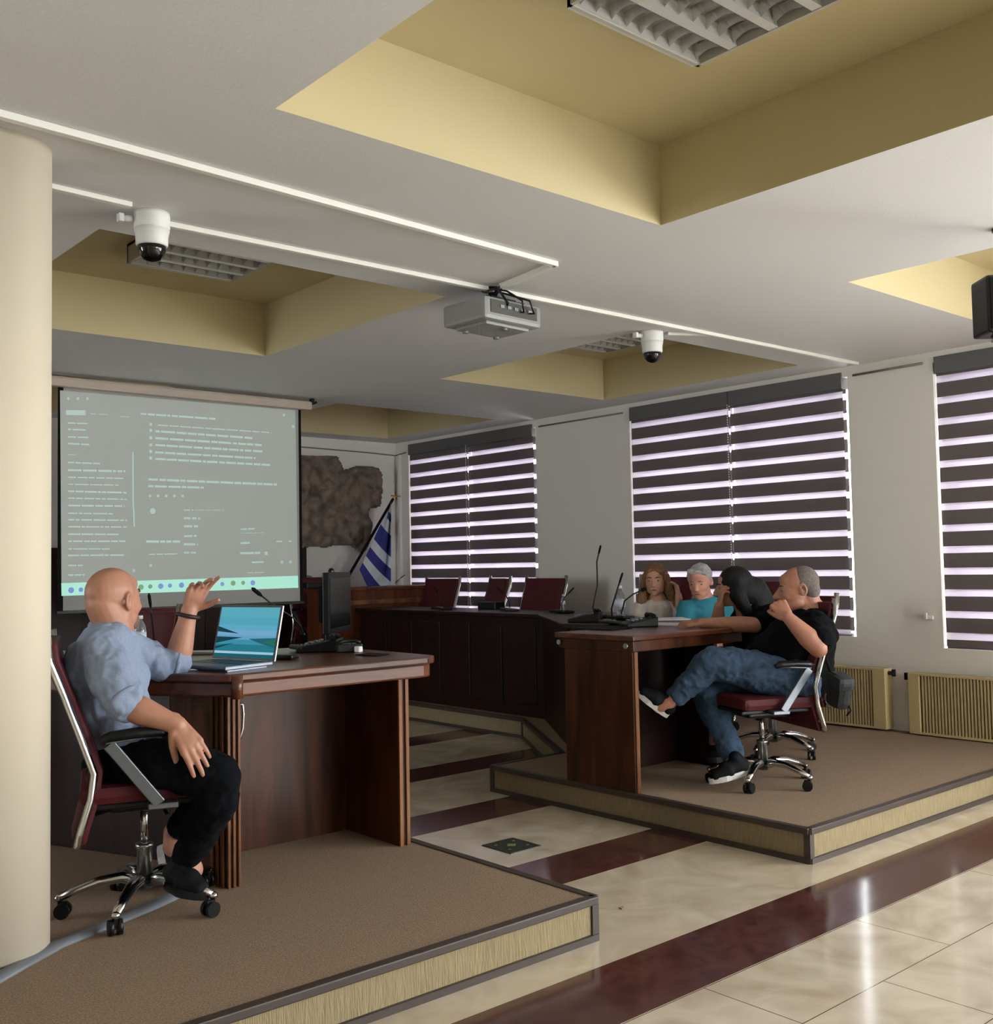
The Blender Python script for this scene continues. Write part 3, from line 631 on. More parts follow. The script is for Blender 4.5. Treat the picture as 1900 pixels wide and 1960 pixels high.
# ------------------------------------------------------------------ office chairs (local: +x is the way the sitter faces)
def make_chair(label, loc, rz, star=0.0, group='dark red office chairs with chrome frames'):
    t = thing('office_chair', (0, 0, 0), 0, label, 'chair', group)
    g = G(); prof = [(-.30, .905), (-.293, .85), (-.250, .74), (-.20, .60), (-.165, .50), (-.175, .42), (-.205, .32), (-.215, .28)]
    def padd(ya, yb, th, g):
        n = len(prof); rows = []
        for off in (0.0, th):
            for i, (x, z) in enumerate(prof):
                rows.append([g.bm.verts.new((x+off+.012*(1-abs(2*k/6-1)**2)*(-1 if off == 0 else 0), ya+(yb-ya)*k/6, z)) for k in range(7)])
        def q(a, b, c, d):
            f = g.bm.faces.new((a, b, c, d)); f.smooth = True
        for s in (0, n):
            for i in range(n-1):
                for k in range(6): q(rows[s+i][k], rows[s+i][k+1], rows[s+i+1][k+1], rows[s+i+1][k])
        for i in range(n-1):
            q(rows[i][0], rows[i+1][0], rows[n+i+1][0], rows[n+i][0]); q(rows[i][6], rows[n+i][6], rows[n+i+1][6], rows[i+1][6])
        for k in range(6):
            q(rows[0][k], rows[n][k], rows[n][k+1], rows[0][k+1]); q(rows[n-1][k], rows[n-1][k+1], rows[2*n-1][k+1], rows[2*n-1][k])
    padd(-.225, .225, .035, g); g.build('backrest', M_red, t, bevel=.006)
    for s in (-1, 1):
        g = G(); pts = [(x+.008, s*.238, z) for x, z in prof]; pts[0] = (prof[0][0]+.008, s*.238, .925); g.tube(pts, .0125, 10, flat=((0, s, 0), 1.5)); g.build('back_frame', M_chrome, t)
        for i in (1, 3, 4):
            pass
    for z, x in ((.875, -.285), (.33, -.19)):
        g = G(); g.cyl((x, -.238, z), (x, .238, z), .008, n=10); g.build('cross_bar', M_chrome, t)
    g = G(); g.box((.01, 0, .425), (.42, .46, .06), None, 0, .026); g.build('seat', M_red, t)
    g = G(); g.box((.02, 0, .385), (.40, .40, .018), None, 0, .006); g.build('seat_pan', M_black, t)
    g = G(); g.box((0, 0, .358), (.22, .14, .045), None, 0, .012); g.tube([(-.17, 0, .33), (-.08, 0, .352), (0, 0, .36)], .016, 8); g.tube([(.05, -.05, .355), (.06, -.24, .35)], .006, 8); g.build('tilt_mechanism', M_black, t)
    for s in (-1, 1):
        y = s*.262
        g = G(); w = .017
        for a, c in (((-.115, .590), (.035, .395)), ((-.125, .598), (.06, .612)),):
            a = Vector((a[0], y, a[1])); c = Vector((c[0], y, c[1])); dd = (c-a).normalized(); nn = Vector((-dd.z, 0, dd.x))
            hw = .019 if c.z < .5 else .008
            V = [a-nn*hw, c-nn*hw, c+nn*hw, a+nn*hw]
            for o_ in (-.011, .011):
                pass
            vs = [[g.bm.verts.new(v+Vector((0, o_, 0))) for v in V] for o_ in (-.011, .011)]
            g.bm.faces.new(vs[0]); g.bm.faces.new(vs[1][::-1])
            for k in range(4): g.bm.faces.new((vs[0][k], vs[0][(k+1) % 4], vs[1][(k+1) % 4], vs[1][k]))
        g.box((.045, s*.235, .388), (.09, .075, .02), None, 0, .004); g.build('armrest_frame', M_strut, t, bevel=.004)
        g = G(); g.tube([(-.135, y, .603), (-.11, y, .612), (-.04, y, .618), (.04, y, .618), (.065, y, .608)], [.013, .017, .018, .017, .012], 12, flat=((0, s, 0), 1.35)); g.build('armrest_pad', M_black, t)
    g = G(); g.cyl((0, 0, .20), (0, 0, .36), .013, n=16); g.build('gas_lift', M_chrome, t)
    g = G(); g.lathe((0, 0, 0), [(.026, .07), (.024, .20), (.029, .205), (.029, .215), (.015, .22)], 20); g.build('column', M_satin, t)
    for k in range(5):
        an = star+2*PI*k/5; d_ = Vector((math.cos(an), math.sin(an), 0)); sd = Vector((-d_.y, d_.x, 0))
        g = G(); P = [d_*.02+Vector((0, 0, .095)), d_*.07+Vector((0, 0, .112)), d_*.14+Vector((0, 0, .106)), d_*.21+Vector((0, 0, .085)), d_*.262+Vector((0, 0, .066))]
        g.tube(P, [.021, .019, .016, .0135, .012], 12, flat=(tuple(sd), 1.25)); g.ell(d_*.264+Vector((0, 0, .064)), (.015, .015, .013), n=14); g.build('base_arm', M_chrome, t)
        ca = G(); cc = d_*.264+Vector((0, 0, .025)); ra = an+.7*k
        sw = Vector((math.cos(ra), math.sin(ra), 0)); off = Vector((-sw.y, sw.x, 0))*.012
        for s in (-1, 1): ca.cyl(cc+sw*s*.006+off, cc+sw*s*.021+off, .0245, n=20)
        ca.box(cc+off+Vector((0, 0, .012)), (.012, .03, .03), ra); ca.build('caster', M_black, t)
    t.location = loc; t.rotation_euler = (0, 0, rz); t.matrix_world = Matrix.Translation(Vector(loc)) @ Matrix.Rotation(rz, 4, 'Z')
    return t
chair0 = make_chair('dark red office chair with a chrome frame that the bald presenter sits on', (1.435, 3.47, ST), math.radians(-20), math.radians(33))
ch = make_chair('dark red office chair of the man in blue jeans, black bag behind it', (4.50, 3.17, ST), math.radians(155), math.radians(-100))
def chair_at(loc, rz, label, tall=1.0):
    c = copy_tree(chair0); c.location = loc; c.rotation_euler = (0, 0, rz); c['label'] = label; c.scale = (1, 1, tall); return c
chair_at((5.22, 3.60, ST), math.radians(160), 'dark red chair of the black haired woman, its chrome base behind the jeans man')
chair_at((5.97, 5.16, ST), math.radians(190), 'dark red chair under the woman in the white blouse', 1.11)
chair_at((5.98, 4.42, ST), math.radians(180), 'dark red chair of the grey haired man in the teal shirt', 1.07)
chair_at((5.74, 6.32, ST), math.radians(180), 'empty dark red chair in front of the pale wall pier', 1.11)
chair_at((5.76, 7.00, ST), math.radians(160), 'empty dark red chair turned aside, middle one behind the long bench', 1.11)
chair_at((5.76, 7.72, ST), math.radians(182), 'empty dark red chair before the far window, leftmost behind the long bench', 1.11)
chair_at((5.32, 8.62, ST+.13), math.radians(270), 'dark red chair behind the chairman desk, left of the flag')
chair_at((2.02, 5.35, ST), math.radians(215), 'dark red chair behind the desk between presenter and laptop')
chair_at((2.35, 5.75, ST), math.radians(250), 'dark red chair mostly hidden behind the laptop')
chair_at((.78, 5.0, ST), math.radians(-30), 'dark red chair in the dark left background behind the presenter')

# half round grey cable cover on the carpet
g = G(); pts = [onZ(-40, 1897, ST), onZ(40, 1850, ST), onZ(110, 1812, ST), onZ(200, 1775, ST), onZ(290, 1738, ST), onZ(345, 1712, ST), onZ(352, 1700, ST)]
g.tube([p+Vector((0, 0, .003)) for p in pts], .027, 14, flat=((0, 0, 1), .55))
tag(recenter(g.build('cable_cover', mat('cable_cover_grey', (112, 116, 122), .45)), pts[0]), 'grey half round floor cable cover running from the pillar under the presenter chair', 'cable cover')

# square inlay in the floor, a scrap on the floor
t = thing('floor_inlay', (3.178, 3.59, 0), 0, 'small dark green square plate set into the cream floor between the platforms', 'floor plate')
g = G(); g.bx(3.085, 3.270, 3.495, 3.690, 0, .004); g.build('plate', mat('inlay_green', (26, 34, 22), .4, noise_amt=.5, noise_scale=60), t)
g = G()
for a, b_, s in ((3.178, 3.593, .036), (3.125, 3.64, .012), (3.232, 3.545, .012), (3.125, 3.545, .012), (3.232, 3.64, .012)):
    g.box((a, b_, .0048), (s, s, .002), PI/4)
g.build('inlaid_pattern', mat('inlay_yellow', (120, 126, 58), .4), t)
g = G(); p = onZ(1186, 1740, 0); g.prism([(0, -.012), (.014, -.008), (.03, .012), (.016, .01), (.004, .006)], .001, .004, M=Matrix.Translation((p.x, p.y, 0))); tag(recenter(g.build('paper_scrap', mat('scrap', (150, 130, 100), .8)), (p.x, p.y, 0)), 'tiny brown scrap lying on the cream floor near the left platform corner', 'scrap')

# ------------------------------------------------------------------ things on the presenter's desk
def laptop():
    hinge = at(464, 1270, 4.0); fx = (-RGT*.55 - Vector((FWD.x, FWD.y, 0))*.83); fx.z = 0; fx.normalize(); rz = math.atan2(fx.y, fx.x)
    hinge.z = DT
    t = thing('laptop', (hinge.x, hinge.y, DT), rz, 'open silver laptop with a teal lake picture on its screen', 'laptop')
    t.matrix_world = Matrix.Translation((hinge.x, hinge.y, DT)) @ Matrix.Rotation(rz, 4, 'Z'); Mx = t.matrix_world.copy()
    g = G(); g.box((.115, 0, .012), (.23, .325, .014), None, 0, .004); g.bx(.02, .21, -.15, .15, 0, .005); g.bm.transform(Mx); g.build('base', M_strut, t)
    g = G()
    g.bx(.035, .140, -.148, .148, .019, .0205)
    g.bm.transform(Mx); o = g.build('keyboard', M_black, t)
    tilt = math.radians(13)
    S = Mx @ Matrix.Translation((0, 0, .018)) @ Matrix.Rotation(-tilt, 4, 'Y')
    g = G(); g.bx(-.007, 0, -.170, .170, 0, .212, 0, .002); g.bm.transform(S); lid = g.build('lid', M_satin, t)
    g = G(); g.bx(0, .0012, -.168, .168, .002, .210); g.bm.transform(S); g.build('bezel', M_black, t)
    def em(n, c, s=1.0): return mat(n, (8, 8, 8), .6, emit=c, es=s, spec=.1)
    # picture: graded sky, shore wedges, water; built as emissive strips
    g = G(); mats = []
    rows = [(.204, .165, (92, 178, 198)), (.165, .135, (84, 172, 196)), (.135, .115, (96, 176, 206)), (.115, .095, (120, 176, 214)), (.095, .078, (104, 170, 205)), (.078, .06, (60, 150, 175)), (.06, .03, (30, 125, 145)), (.03, .010, (10, 96, 112))]
    for k, (a, b_, c_) in enumerate(rows):
        mats.append(em('wallpaper_%d' % k, c_, .85)); g.quad((.0018, -.160, b_), (.0018, .160, b_), (.0018, .160, a), (.0018, -.160, a), k)
    g.bm.transform(S); g.build('display', mats, t)
    g = G(); y = lambda v: v*.160
    def tri(*p, mi=0):
        f = g.bm.faces.new([g.bm.verts.new((.0024, y(a), b_)) for a, b_ in p]); f.material_index = mi
    # +y of the laptop is on the viewer's left of the screen
    sgn = 1 if (Mx.to_3x3() @ Vector((0, 1, 0))).dot(RGT) < 0 else -1
    tri((sgn*1, .128), (sgn*.25, .101), (sgn*1, .108)); tri((sgn*1, .088), (sgn*.1, .087), (sgn*.6, .074), (sgn*1, .062)); tri((-sgn*1, .088), (-sgn*.1, .082), (-sgn*.5, .066), (-sgn*1, .05), mi=1); tri((sgn*1, .050), (sgn*.35, .066), (sgn*1, .040))
    tri((-sgn*.55, .074), (-sgn*1, .080), (-sgn*1, .058), mi=2)
    g.bm.transform(S); g.build('picture_shapes', [em('shore_dark', (8, 60, 78), .8), em('shore_teal', (24, 105, 120), .8), em('shore_green', (40, 120, 80), .8)], t)
    g = G(); g.quad((.0026, -.160, .024), (.0026, .160, .024), (.0026, .160, .033), (.0026, -.160, .033)); g.bm.transform(S); g.build('taskbar', em('taskbar_light', (170, 215, 235), .8), t)
laptop()
def gooseneck_mic(base, pts, label, lift=.02, r=.0035, name='gooseneck_microphone', head=.011):
    base = Vector(base); t = thing(name, base, 0, label, 'microphone')
    g = G(); an = random.uniform(-.5, .5)
    g.box(base+Vector((0, 0, lift/2+.004)), (.12, .15, lift), Matrix.Rotation(an, 3, 'Z') @ Matrix.Rotation(.08, 3, 'Y'), 0, .008); g.build('base', M_black, t)
    g = G()
    for k in range(3): g.box(base+Vector((-.02, -.03+k*.03, lift+.007)), (.018, .018, .006), an)
    g.build('button', M_grey, t)
    P = [base+Vector((0, 0, lift))]+[Vector(p) for p in pts]
    g = G(); g.tube(P[:-1]+[P[-1]], r, 8); g.build('neck', M_black, t)
    g = G(); d_ = (P[-1]-P[-2]).normalized(); g.tube([P[-1]-d_*.005, P[-1]+d_*.012, P[-1]+d_*.045, P[-1]+d_*.055], [r*1.2, head*.8, head*.8, head*.3], 12); g.build('capsule', M_blackm, t)
    return t
bz = Vector((0, 0, DT))
p0 = onZ(588, 1246, DT); gooseneck_mic(p0, [at(575, 1198, 4.60), at(560, 1182, 4.55), at(515, 1152, 4.50), at(500, 1140, 4.48)], 'thin black gooseneck microphone leaning left behind the laptop')
p0 = onZ(296, 1262, DT); gooseneck_mic(p0, [at(294, 1215, 4.3), at(290, 1175, 4.28), at(288, 1160, 4.27)], 'upright black microphone between the presenter head and raised hand', head=.008)
# monitor seen nearly edge on
def monitor():
    b_ = onZ(640, 1238, DT); t = thing('monitor', b_, 0, 'black computer monitor seen from the side on the presenter desk', 'monitor')
    fx = (RGT*.98 - Vector((FWD.x, FWD.y, 0))*.12); fx.z = 0; fx.normalize(); an = math.atan2(fx.y, fx.x); Mx = Matrix.Translation(b_) @ Matrix.Rotation(an, 4, 'Z')
    def mk(name, m, *boxes):
        g = G()
        for bb in boxes: g.box(*bb)
        g.bm.transform(Mx); g.build(name, m, t)
    mk('stand_base', M_black, ((0, 0, .010), (.17, .24, .018), None, 0, .006)); mk('stand_neck', M_black, ((-.02, 0, .06), (.03, .07, .10), None, 0, .006))
    mk('panel', M_black, ((.015, 0, .205), (.03, .38, .275), None, 0, .006)); mk('back_shell', M_blackm, ((-.02, 0, .20), (.045, .24, .17), None, 0, .015))
    mk('screen', mat('screen_glass', (14, 16, 17), .1), ((.0305, 0, .205), (.002, .34, .225)))
    mk('side_edge', M_satin, ((.012, -.1805, .20), (.014, .002, .20)))
    g = G(); g.ell(Mx @ Vector((-.02, .03, .345)), (.016, .012, .018), n=16); g.cyl(Mx @ Vector((-.01, .03, .325)), Mx @ Vector((-.01, .03, .34)), .008); g.build('camera_clip', M_black, t)
monitor()
def unit(px, py, w, dd, hh, label, cat, name, m=None, rz=.3, bev=.006, z=DT):
    p = onZ(px, py, z); g = G(); g.box((p.x, p.y, z+hh/2+.001), (w, dd, hh), rz, 0, bev); o = g.build(name, m or M_black); tag(o, label, cat); return recenter(o, (p.x, p.y, z))
def desk_phone(px, py, rz, label, z=DT, s=1.0):
    p = onZ(px, py, z); t = thing('conference_unit', (p.x, p.y, z), rz, label, 'conference unit'); Mx = Matrix.Translation((p.x, p.y, z)) @ Matrix.Rotation(rz, 4, 'Z') @ Matrix.Scale(s, 4)
    g = G(); g.prism([(-.09, 0), (.09, 0), (.09, .02), (-.09, .055)], -.08, .08, M=Matrix.Rotation(PI/2, 4, 'X')); g.bm.transform(Mx); g.build('body', M_black, t, bevel=.006)
    g = G(); g.tube([(-.07, -.07, .075), (-.06, -.04, .085), (-.05, 0, .086), (-.06, .04, .085), (-.07, .07, .075)], [.013, .010, .009, .010, .013], 10); g.bm.transform(Matrix.Translation((0, 0, -.018))); g.bm.transform(Mx); g.build('handset', M_black, t)
    g = G()
    for a in range(3):
        for b_ in range(4): g.box((.0+a*.024, -.045+b_*.03, .047-a*.005), (.014, .018, .006))
    g.bm.transform(Mx); g.build('keypad', M_grey, t)
desk_phone(612, 1246, 2.4, 'dark conference unit lying between laptop and monitor')
desk_phone(664, 1247, 1.2, 'dark device at the foot of the monitor', s=.7)
def bottle(p, label, s=1.0, level=.7):
    p = Vector(p); t = thing('water_bottle', p, 0, label, 'bottle')
    mg = bpy.data.materials.get('bottle_plastic') or mat('bottle_plastic', (225, 232, 238), .08, trans=.85)
    g = G(); g.lathe(p, [(.028*s, .001), (.031*s, .008*s), (.031*s, .06*s), (.0295*s, .065*s), (.031*s, .07*s), (.031*s, .13*s), (.026*s, .155*s), (.013*s, .178*s), (.012*s, .19*s)], 24); g.build('body', mg, t)
    g = G(); g.lathe(p, [(.0316*s, .075*s), (.0316*s, .122*s)], 24); g.build('label_band', mat('bottle_label', (205, 212, 226), .5), t)
    g = G(); g.cyl(p+Vector((0, 0, .188*s)), p+Vector((0, 0, .205*s)), .0145*s, n=16); g.build('cap', M_white, t)
bottle(onZ(268, 1256, DT), 'clear plastic water bottle just right of the presenter neck', .85)
unit(686, 1249, .028, .028, .026, 'small white cube shaped box on the presenter desk', 'box', 'small_box', M_white)
unit(379, 1252, .09, .14, .012, 'small silver device on the desk left of the laptop', 'device', 'small_device', M_satin, .8, .003)
unit(545, 1262, .06, .10, .018, 'black computer mouse beside the laptop', 'mouse', 'computer_mouse', M_black, .5, .008)
unit(712, 1254, .08, .12, .004, 'thin dark notepad at the right end of the presenter desk', 'notepad', 'notepad', M_blackm, .2, .001)

# ------------------------------------------------------------------ things on the audience desk and the bench
gooseneck_mic(onZ(1140, 1183, DT), [at(1134, 1165, 7.0), at(1143, 1120, 7.0), at(1142, 1075, 7.0), at(1146, 1058, 6.98)], 'tall thin gooseneck microphone standing upright in front of the pale pier', r=.005, head=.009)
gooseneck_mic(onZ(1172, 1196, DT), [at(1170, 1165, 6.1), at(1179, 1135, 6.1), at(1186, 1113, 6.1)], 'black gooseneck microphone slanting up beside the water bottle', r=.005, head=.008)
gooseneck_mic(onZ(1188, 1186, DT), [at(1195, 1150, 6.6), at(1212, 1137, 6.7), at(1228, 1130, 6.8)], 'microphone bent towards the mouth of the woman in the white blouse', r=.005, head=.016)
desk_phone(1222, 1199, 2.6, 'black conference unit with raised handset at the left end of the audience desk', z=DT+.005, s=1.0)
desk_phone(1120, 1190, 2.2, 'black conference unit on the slanting corner of the long bench', s=1.1)
bottle(onZ(1187, 1186, DT), 'clear water bottle standing beside the microphones on the corner of the bench', 1.05)
g_lbl = [('white sheet of paper lying under the hand of the black haired woman', 1288, 1196, .21, .297, .3), ('open papers lying in front of the woman in the white blouse', 1268, 1186, .25, .30, .9), ('dark folder lying at the near left corner of the audience desk', 1150, 1204, .2, .28, .1)]
for k, (lb, px, py, w, dd, rz) in enumerate(g_lbl): unit(px, py, w, dd, .006, lb, 'paper' if k < 2 else 'folder', 'paper_sheet' if k < 2 else 'folder', mat('paper_white', (228, 230, 236), .7) if k < 2 else M_blackm, rz, 0, DT+(.005 if py > 1190 else 0))
def small_mic(px, py, lean, label):
    p = onZ(px, py, DT); e = p+Vector((0, 0, .12))+RGT*lean*.5; gooseneck_mic(p, [p+Vector((0, 0, .07)), e, e+RGT*lean*.6+Vector((0, 0, .03))], label, r=.004, head=.007)
small_mic(845, 1168, -.03, 'small gooseneck microphone on the long bench before the leftmost empty chair')
small_mic(975, 1170, -.05, 'small gooseneck microphone on the long bench between two empty chairs')
small_mic(1075, 1174, .05, 'small gooseneck microphone on the long bench beside the pale pier')
bx_ = unit(940, 1166, .12, .2, .06, 'black boxy unit on the long bench in front of the middle empty chair', 'device', 'bench_unit', M_black, .1, .008)
bottle(onZ(1078, 1168, DT), 'small clear cup shaped bottle on the bench in front of the pale pier', .6)
# black bag on the jeans man's chair
def bag():
    c = at(1606, 1322, 4.98); t = thing('bag', c, 0, 'black shoulder bag hanging on the back of the jeans man chair', 'bag')
    g = G(); R3 = Matrix.Rotation(math.radians(-25), 3, 'Z') @ Matrix.Rotation(math.radians(14), 3, 'X'); g.box(c, (.085, .115, .165), R3, 0, .034); g.build('body', mat('bag_fabric', (22, 24, 26), .85, bump=.2), t)
    g = G(); g.box(c+R3 @ Vector((-.003, -.003, .050)), (.094, .124, .066), R3, 0, .026); g.build('flap', mat('bag_flap', (30, 32, 35), .7), t)
    g = G(); g.tube([c+RGT*.02+Vector((0, 0, .06)), at(1588, 1285, 4.95), at(1581, 1262, 4.90), at(1586, 1235, 4.92)], .008, 8, flat=((0, 0, 1), .5)); g.tube([at(1615, 1330, 4.95), at(1628, 1360, 4.95), at(1620, 1370, 4.96)], .004, 6); g.build('strap', M_blackm, t)
bag()
# ------------------------------------------------------------------ stone relief and flag
def relief():
    Y = Y1; pts = [(540, 872), (575, 873), (640, 874), (649, 886), (655, 900), (664, 899), (680, 893), (700, 893), (718, 897), (724, 910), (727, 930), (724, 955), (721, 971), (703, 972), (699, 985), (703, 1010), (701, 1040), (690, 1060), (680, 1052), (668, 1043), (640, 1043), (620, 1048), (590, 1046), (575, 1050), (540, 1046)]
    poly = [onY(px, py, Y) for px, py in pts]; P2 = [(p.x, p.z) for p in poly]
    def inside(x, z):
        c_ = False; n = len(P2)
        for i in range(n):
            (x1, z1), (x2, z2) = P2[i], P2[(i+1) % n]
            if (z1 > z) != (z2 > z) and x < (x2-x1)*(z-z1)/(z2-z1)+x1: c_ = not c_
        return c_
    xs_ = [p[0] for p in P2]; zs_ = [p[1] for p in P2]; st = .0125; nx = int((max(xs_)-min(xs_))/st)+1; nz = int((max(zs_)-min(zs_))/st)+1
    g = G(); vt = {}
    def hgt(x, z):
        q = Vector((x*5, 0, z*5)); n1 = noise.fractal(q, 1.0, 2.0, 5); n2 = abs(noise.noise(q*1.7+Vector((3, 1, 2))))
        e = 1.0
        for dx, dz in ((.03, 0), (-.03, 0), (0, .03), (0, -.03)):
            if not inside(x+dx, z+dz): e -= .22
        return (.07+.05*n1+.07*n2)*max(.25, e)+.008
    cells = set()
    for i in range(nx):
        for j in range(nz):
            x = min(xs_)+i*st; z = min(zs_)+j*st
            if inside(x+st/2, z+st/2): cells.add((i, j))
    def V(i, j, back):
        k = (i, j, back)
        if k not in vt:
            x = min(xs_)+i*st; z = min(zs_)+j*st; vt[k] = g.bm.verts.new((x, Y if back else Y-hgt(x, z), z))
        return vt[k]
    for (i, j) in cells:
        f = g.bm.faces.new((V(i, j, 0), V(i+1, j, 0), V(i+1, j+1, 0), V(i, j+1, 0))); f.smooth = True
        for di, dj, a, b_ in ((-1, 0, (0, 0), (0, 1)), (1, 0, (1, 0), (1, 1)), (0, -1, (0, 0), (1, 0)), (0, 1, (0, 1), (1, 1))):
            if (i+di, j+dj) not in cells: g.bm.faces.new((V(i+a[0], j+a[1], 0), V(i+b_[0], j+b_[1], 0), V(i+b_[0], j+b_[1], 1), V(i+a[0], j+a[1], 1)))
    m = mat('relief_stone', (118, 104, 92), .85, noise_amt=.45, noise_scale=9, bump=.6, bump_scale=50)
    o = g.build('stone_relief', m); tag(o, 'rough grey brown stone relief with an irregular outline on the back wall', 'relief'); recenter(o, (5.8, Y, 1.4))
relief()
def flag():
    Yf = 8.66; P = lambda px, py, dy=0: onY(px, py, Yf+dy)
    t = thing('flag', P(640, 1150), 0, 'blue and white striped flag hanging from a slanting dark pole in the corner', 'flag')
    a, b_ = P(634, 1160), P(752, 955)
    g = G(); g.tube([a, b_], .014, 12); g.build('pole', M_blackm, t)
    g = G(); c = P(757, 948); g.tube([b_, c], [.012, .008], 10); g.tube([P(749, 949), P(766, 950)], .007, 8); g.tube([P(756, 941), P(759, 956)], .007, 8); g.build('finial', M_brass, t)
    M_b = mat('flag_blue', (48, 52, 128), .8, bump=.1, bump_scale=200); M_w = mat('flag_white', (205, 208, 214), .8, bump=.1, bump_scale=200)
    # rows run from the pole down to the hanging free edge; stripes follow the rows
    NS, NT = 60, 24; g = G(); V = []
    for i in range(NS+1):
        s = i/NS; p = (749-s*61, 960+s*130)
        e = (748-max(0, s-.85)*180, 962+s*190)
        row = []
        for k in range(NT+1):
            u = k/NT; dy = .045*math.sin(u*9+s*2.5)*u+.02*math.sin(u*23+s*5)*u
            sag = 10*math.sin(PI*u)*(s)
            row.append(g.bm.verts.new(P(p[0]+(e[0]-p[0])*u, p[1]+(e[1]-p[1])*u**1.0+sag*.4, dy)))
        V.append(row)
    def col(s, u):
        if s < .12: return 1
        if s < .20: return 0 if u > .35 else 1
        if s < .34: return 1
        for a_, b2, c_ in ((.34, .55, 0), (.55, .67, 1), (.67, .80, 0), (.80, .90, 1), (.90, 1.01, 0)):
            if a_ <= s < b2: return c_
        return 1
    for i in range(NS):
        for k in range(NT):
            f = g.bm.faces.new((V[i][k], V[i+1][k], V[i+1][k+1], V[i][k+1])); f.smooth = True; f.material_index = 0 if col((i+.5)/NS, (k+.5)/NT) == 0 else 1
    o = g.build('cloth', [M_b, M_w], t); so = o.modifiers.new('thickness', 'SOLIDIFY'); so.thickness = .002
flag()
bx2 = onZ(722, 1127, 1.085)
g = G(); g.box((bx2.x, 8.25, 1.085+.028), (.22, .12, .055), 0, 0, .006); o = g.build('name_stand', M_black); tag(o, 'low black box on the chairman desk below the flag', 'box'); recenter(o, (bx2.x, 8.25, 1.085))
g = G(); cc = onY(590, 1112, Y1-.02); g.cyl((cc.x, Y1, cc.z), (cc.x, Y1-.03, cc.z), .055, n=28); o = g.build('wall_socket', M_grey); tag(o, 'dark round wall fitting beside the lower right corner of the screen', 'wall fitting'); recenter(o, (cc.x, Y1, cc.z))
# ------------------------------------------------------------------ people
class Blob:
    """tapered limbs and ellipsoids that a voxel remesh joins into one continuous surface"""
    def __init__(s): s.g = G()
    def cap(s, a, b, ra, rb=None, flat=1.0, side=None, n=18):
        a = Vector(a); b = Vector(b); rb = ra if rb is None else rb
        t = (b-a); L = t.length
        if L < 1e-5: t = Vector((0, 0, 1))
        t = t.normalized()
        sd = Vector(side) if side is not None else (Vector((0, 0, 1)) if abs(t.z) < .9 else Vector((1, 0, 0)))
        u = (sd - t*sd.dot(t)).normalized(); v = t.cross(u)
        rings = []
        for k in range(1, 5):
            th = PI/2*(k/5); rings.append((a - t*ra*math.cos(th), ra*math.sin(th)))
        rings.append((a, ra)); rings.append((b, rb))
        for k in range(1, 5):
            th = PI/2*(1-k/5); rings.append((b + t*rb*math.cos(th), rb*math.sin(th)))
        bm = s.g.bm; R_ = []
        for c, r in rings: R_.append([bm.verts.new(c + u*math.cos(2*PI*k/n)*r + v*math.sin(2*PI*k/n)*r*flat) for k in range(n)])
        for i in range(len(R_)-1):
            for k in range(n): bm.faces.new((R_[i][k], R_[i][(k+1) % n], R_[i+1][(k+1) % n], R_[i+1][k]))
        bm.faces.new(R_[0][::-1]); bm.faces.new(R_[-1]); return s
    def chain(s, pts, rs, flat=1.0, side=None):
        for i in range(len(pts)-1): s.cap(pts[i], pts[i+1], rs[i], rs[i+1], flat, side)
        return s
    def ell(s, c, rad, axes=None):
        R3 = None
        if axes: R3 = Matrix((axes[0], axes[1], axes[2])).transposed()
        s.g.ell(c, rad, R3); return s
    def build(s, name, m, parent, voxel=.004, smooth=3, wr=0.0, wscale=12, wst=(1, 1, 1)):
        bm = s.g.bm; bmesh.ops.recalc_face_normals(bm, faces=bm.faces[:])
        me = bpy.data.meshes.new('tmp'); bm.to_mesh(me); bm.free()
        o = bpy.data.objects.new('tmp', me); C.objects.link(o)
        r = o.modifiers.new('r', 'REMESH'); r.mode = 'VOXEL'; r.voxel_size = voxel; r.use_smooth_shade = True
        dg = bpy.context.evaluated_depsgraph_get(); dg.update()
        nm = bpy.data.meshes.new_from_object(o.evaluated_get(dg))
        bpy.data.objects.remove(o); bpy.data.meshes.remove(me)
        b2 = bmesh.new(); b2.from_mesh(nm)
        for _ in range(smooth): bmesh.ops.smooth_vert(b2, verts=b2.verts[:], factor=.5, use_axis_x=True, use_axis_y=True, use_axis_z=True)
        if wr:
            b2.normal_update(); mv = []
            for v in b2.verts:
                q = Vector((v.co.x*wst[0], v.co.y*wst[1], v.co.z*wst[2]))*wscale
                k = noise.fractal(q, 1.0, 2.0, 3) + .6*abs(noise.noise(q*1.9))
                mv.append(v.normal*wr*k)
            for v, d_ in zip(b2.verts, mv): v.co += d_
        b2.transform(parent.matrix_world.inverted()); b2.to_mesh(nm); b2.free()
        nm.name = name; nm.materials.clear(); nm.materials.append(m)
        for p in nm.polygons: p.use_smooth = True
        ob = bpy.data.objects.new(name, nm); C.objects.link(ob); ob.parent = parent; return ob
def axes_from(f, up=Vector((0, 0, 1))):
    f = Vector(f).normalized(); r = f.cross(up).normalized(); u = r.cross(f).normalized(); return r, f, u    # right, forward, up of a head
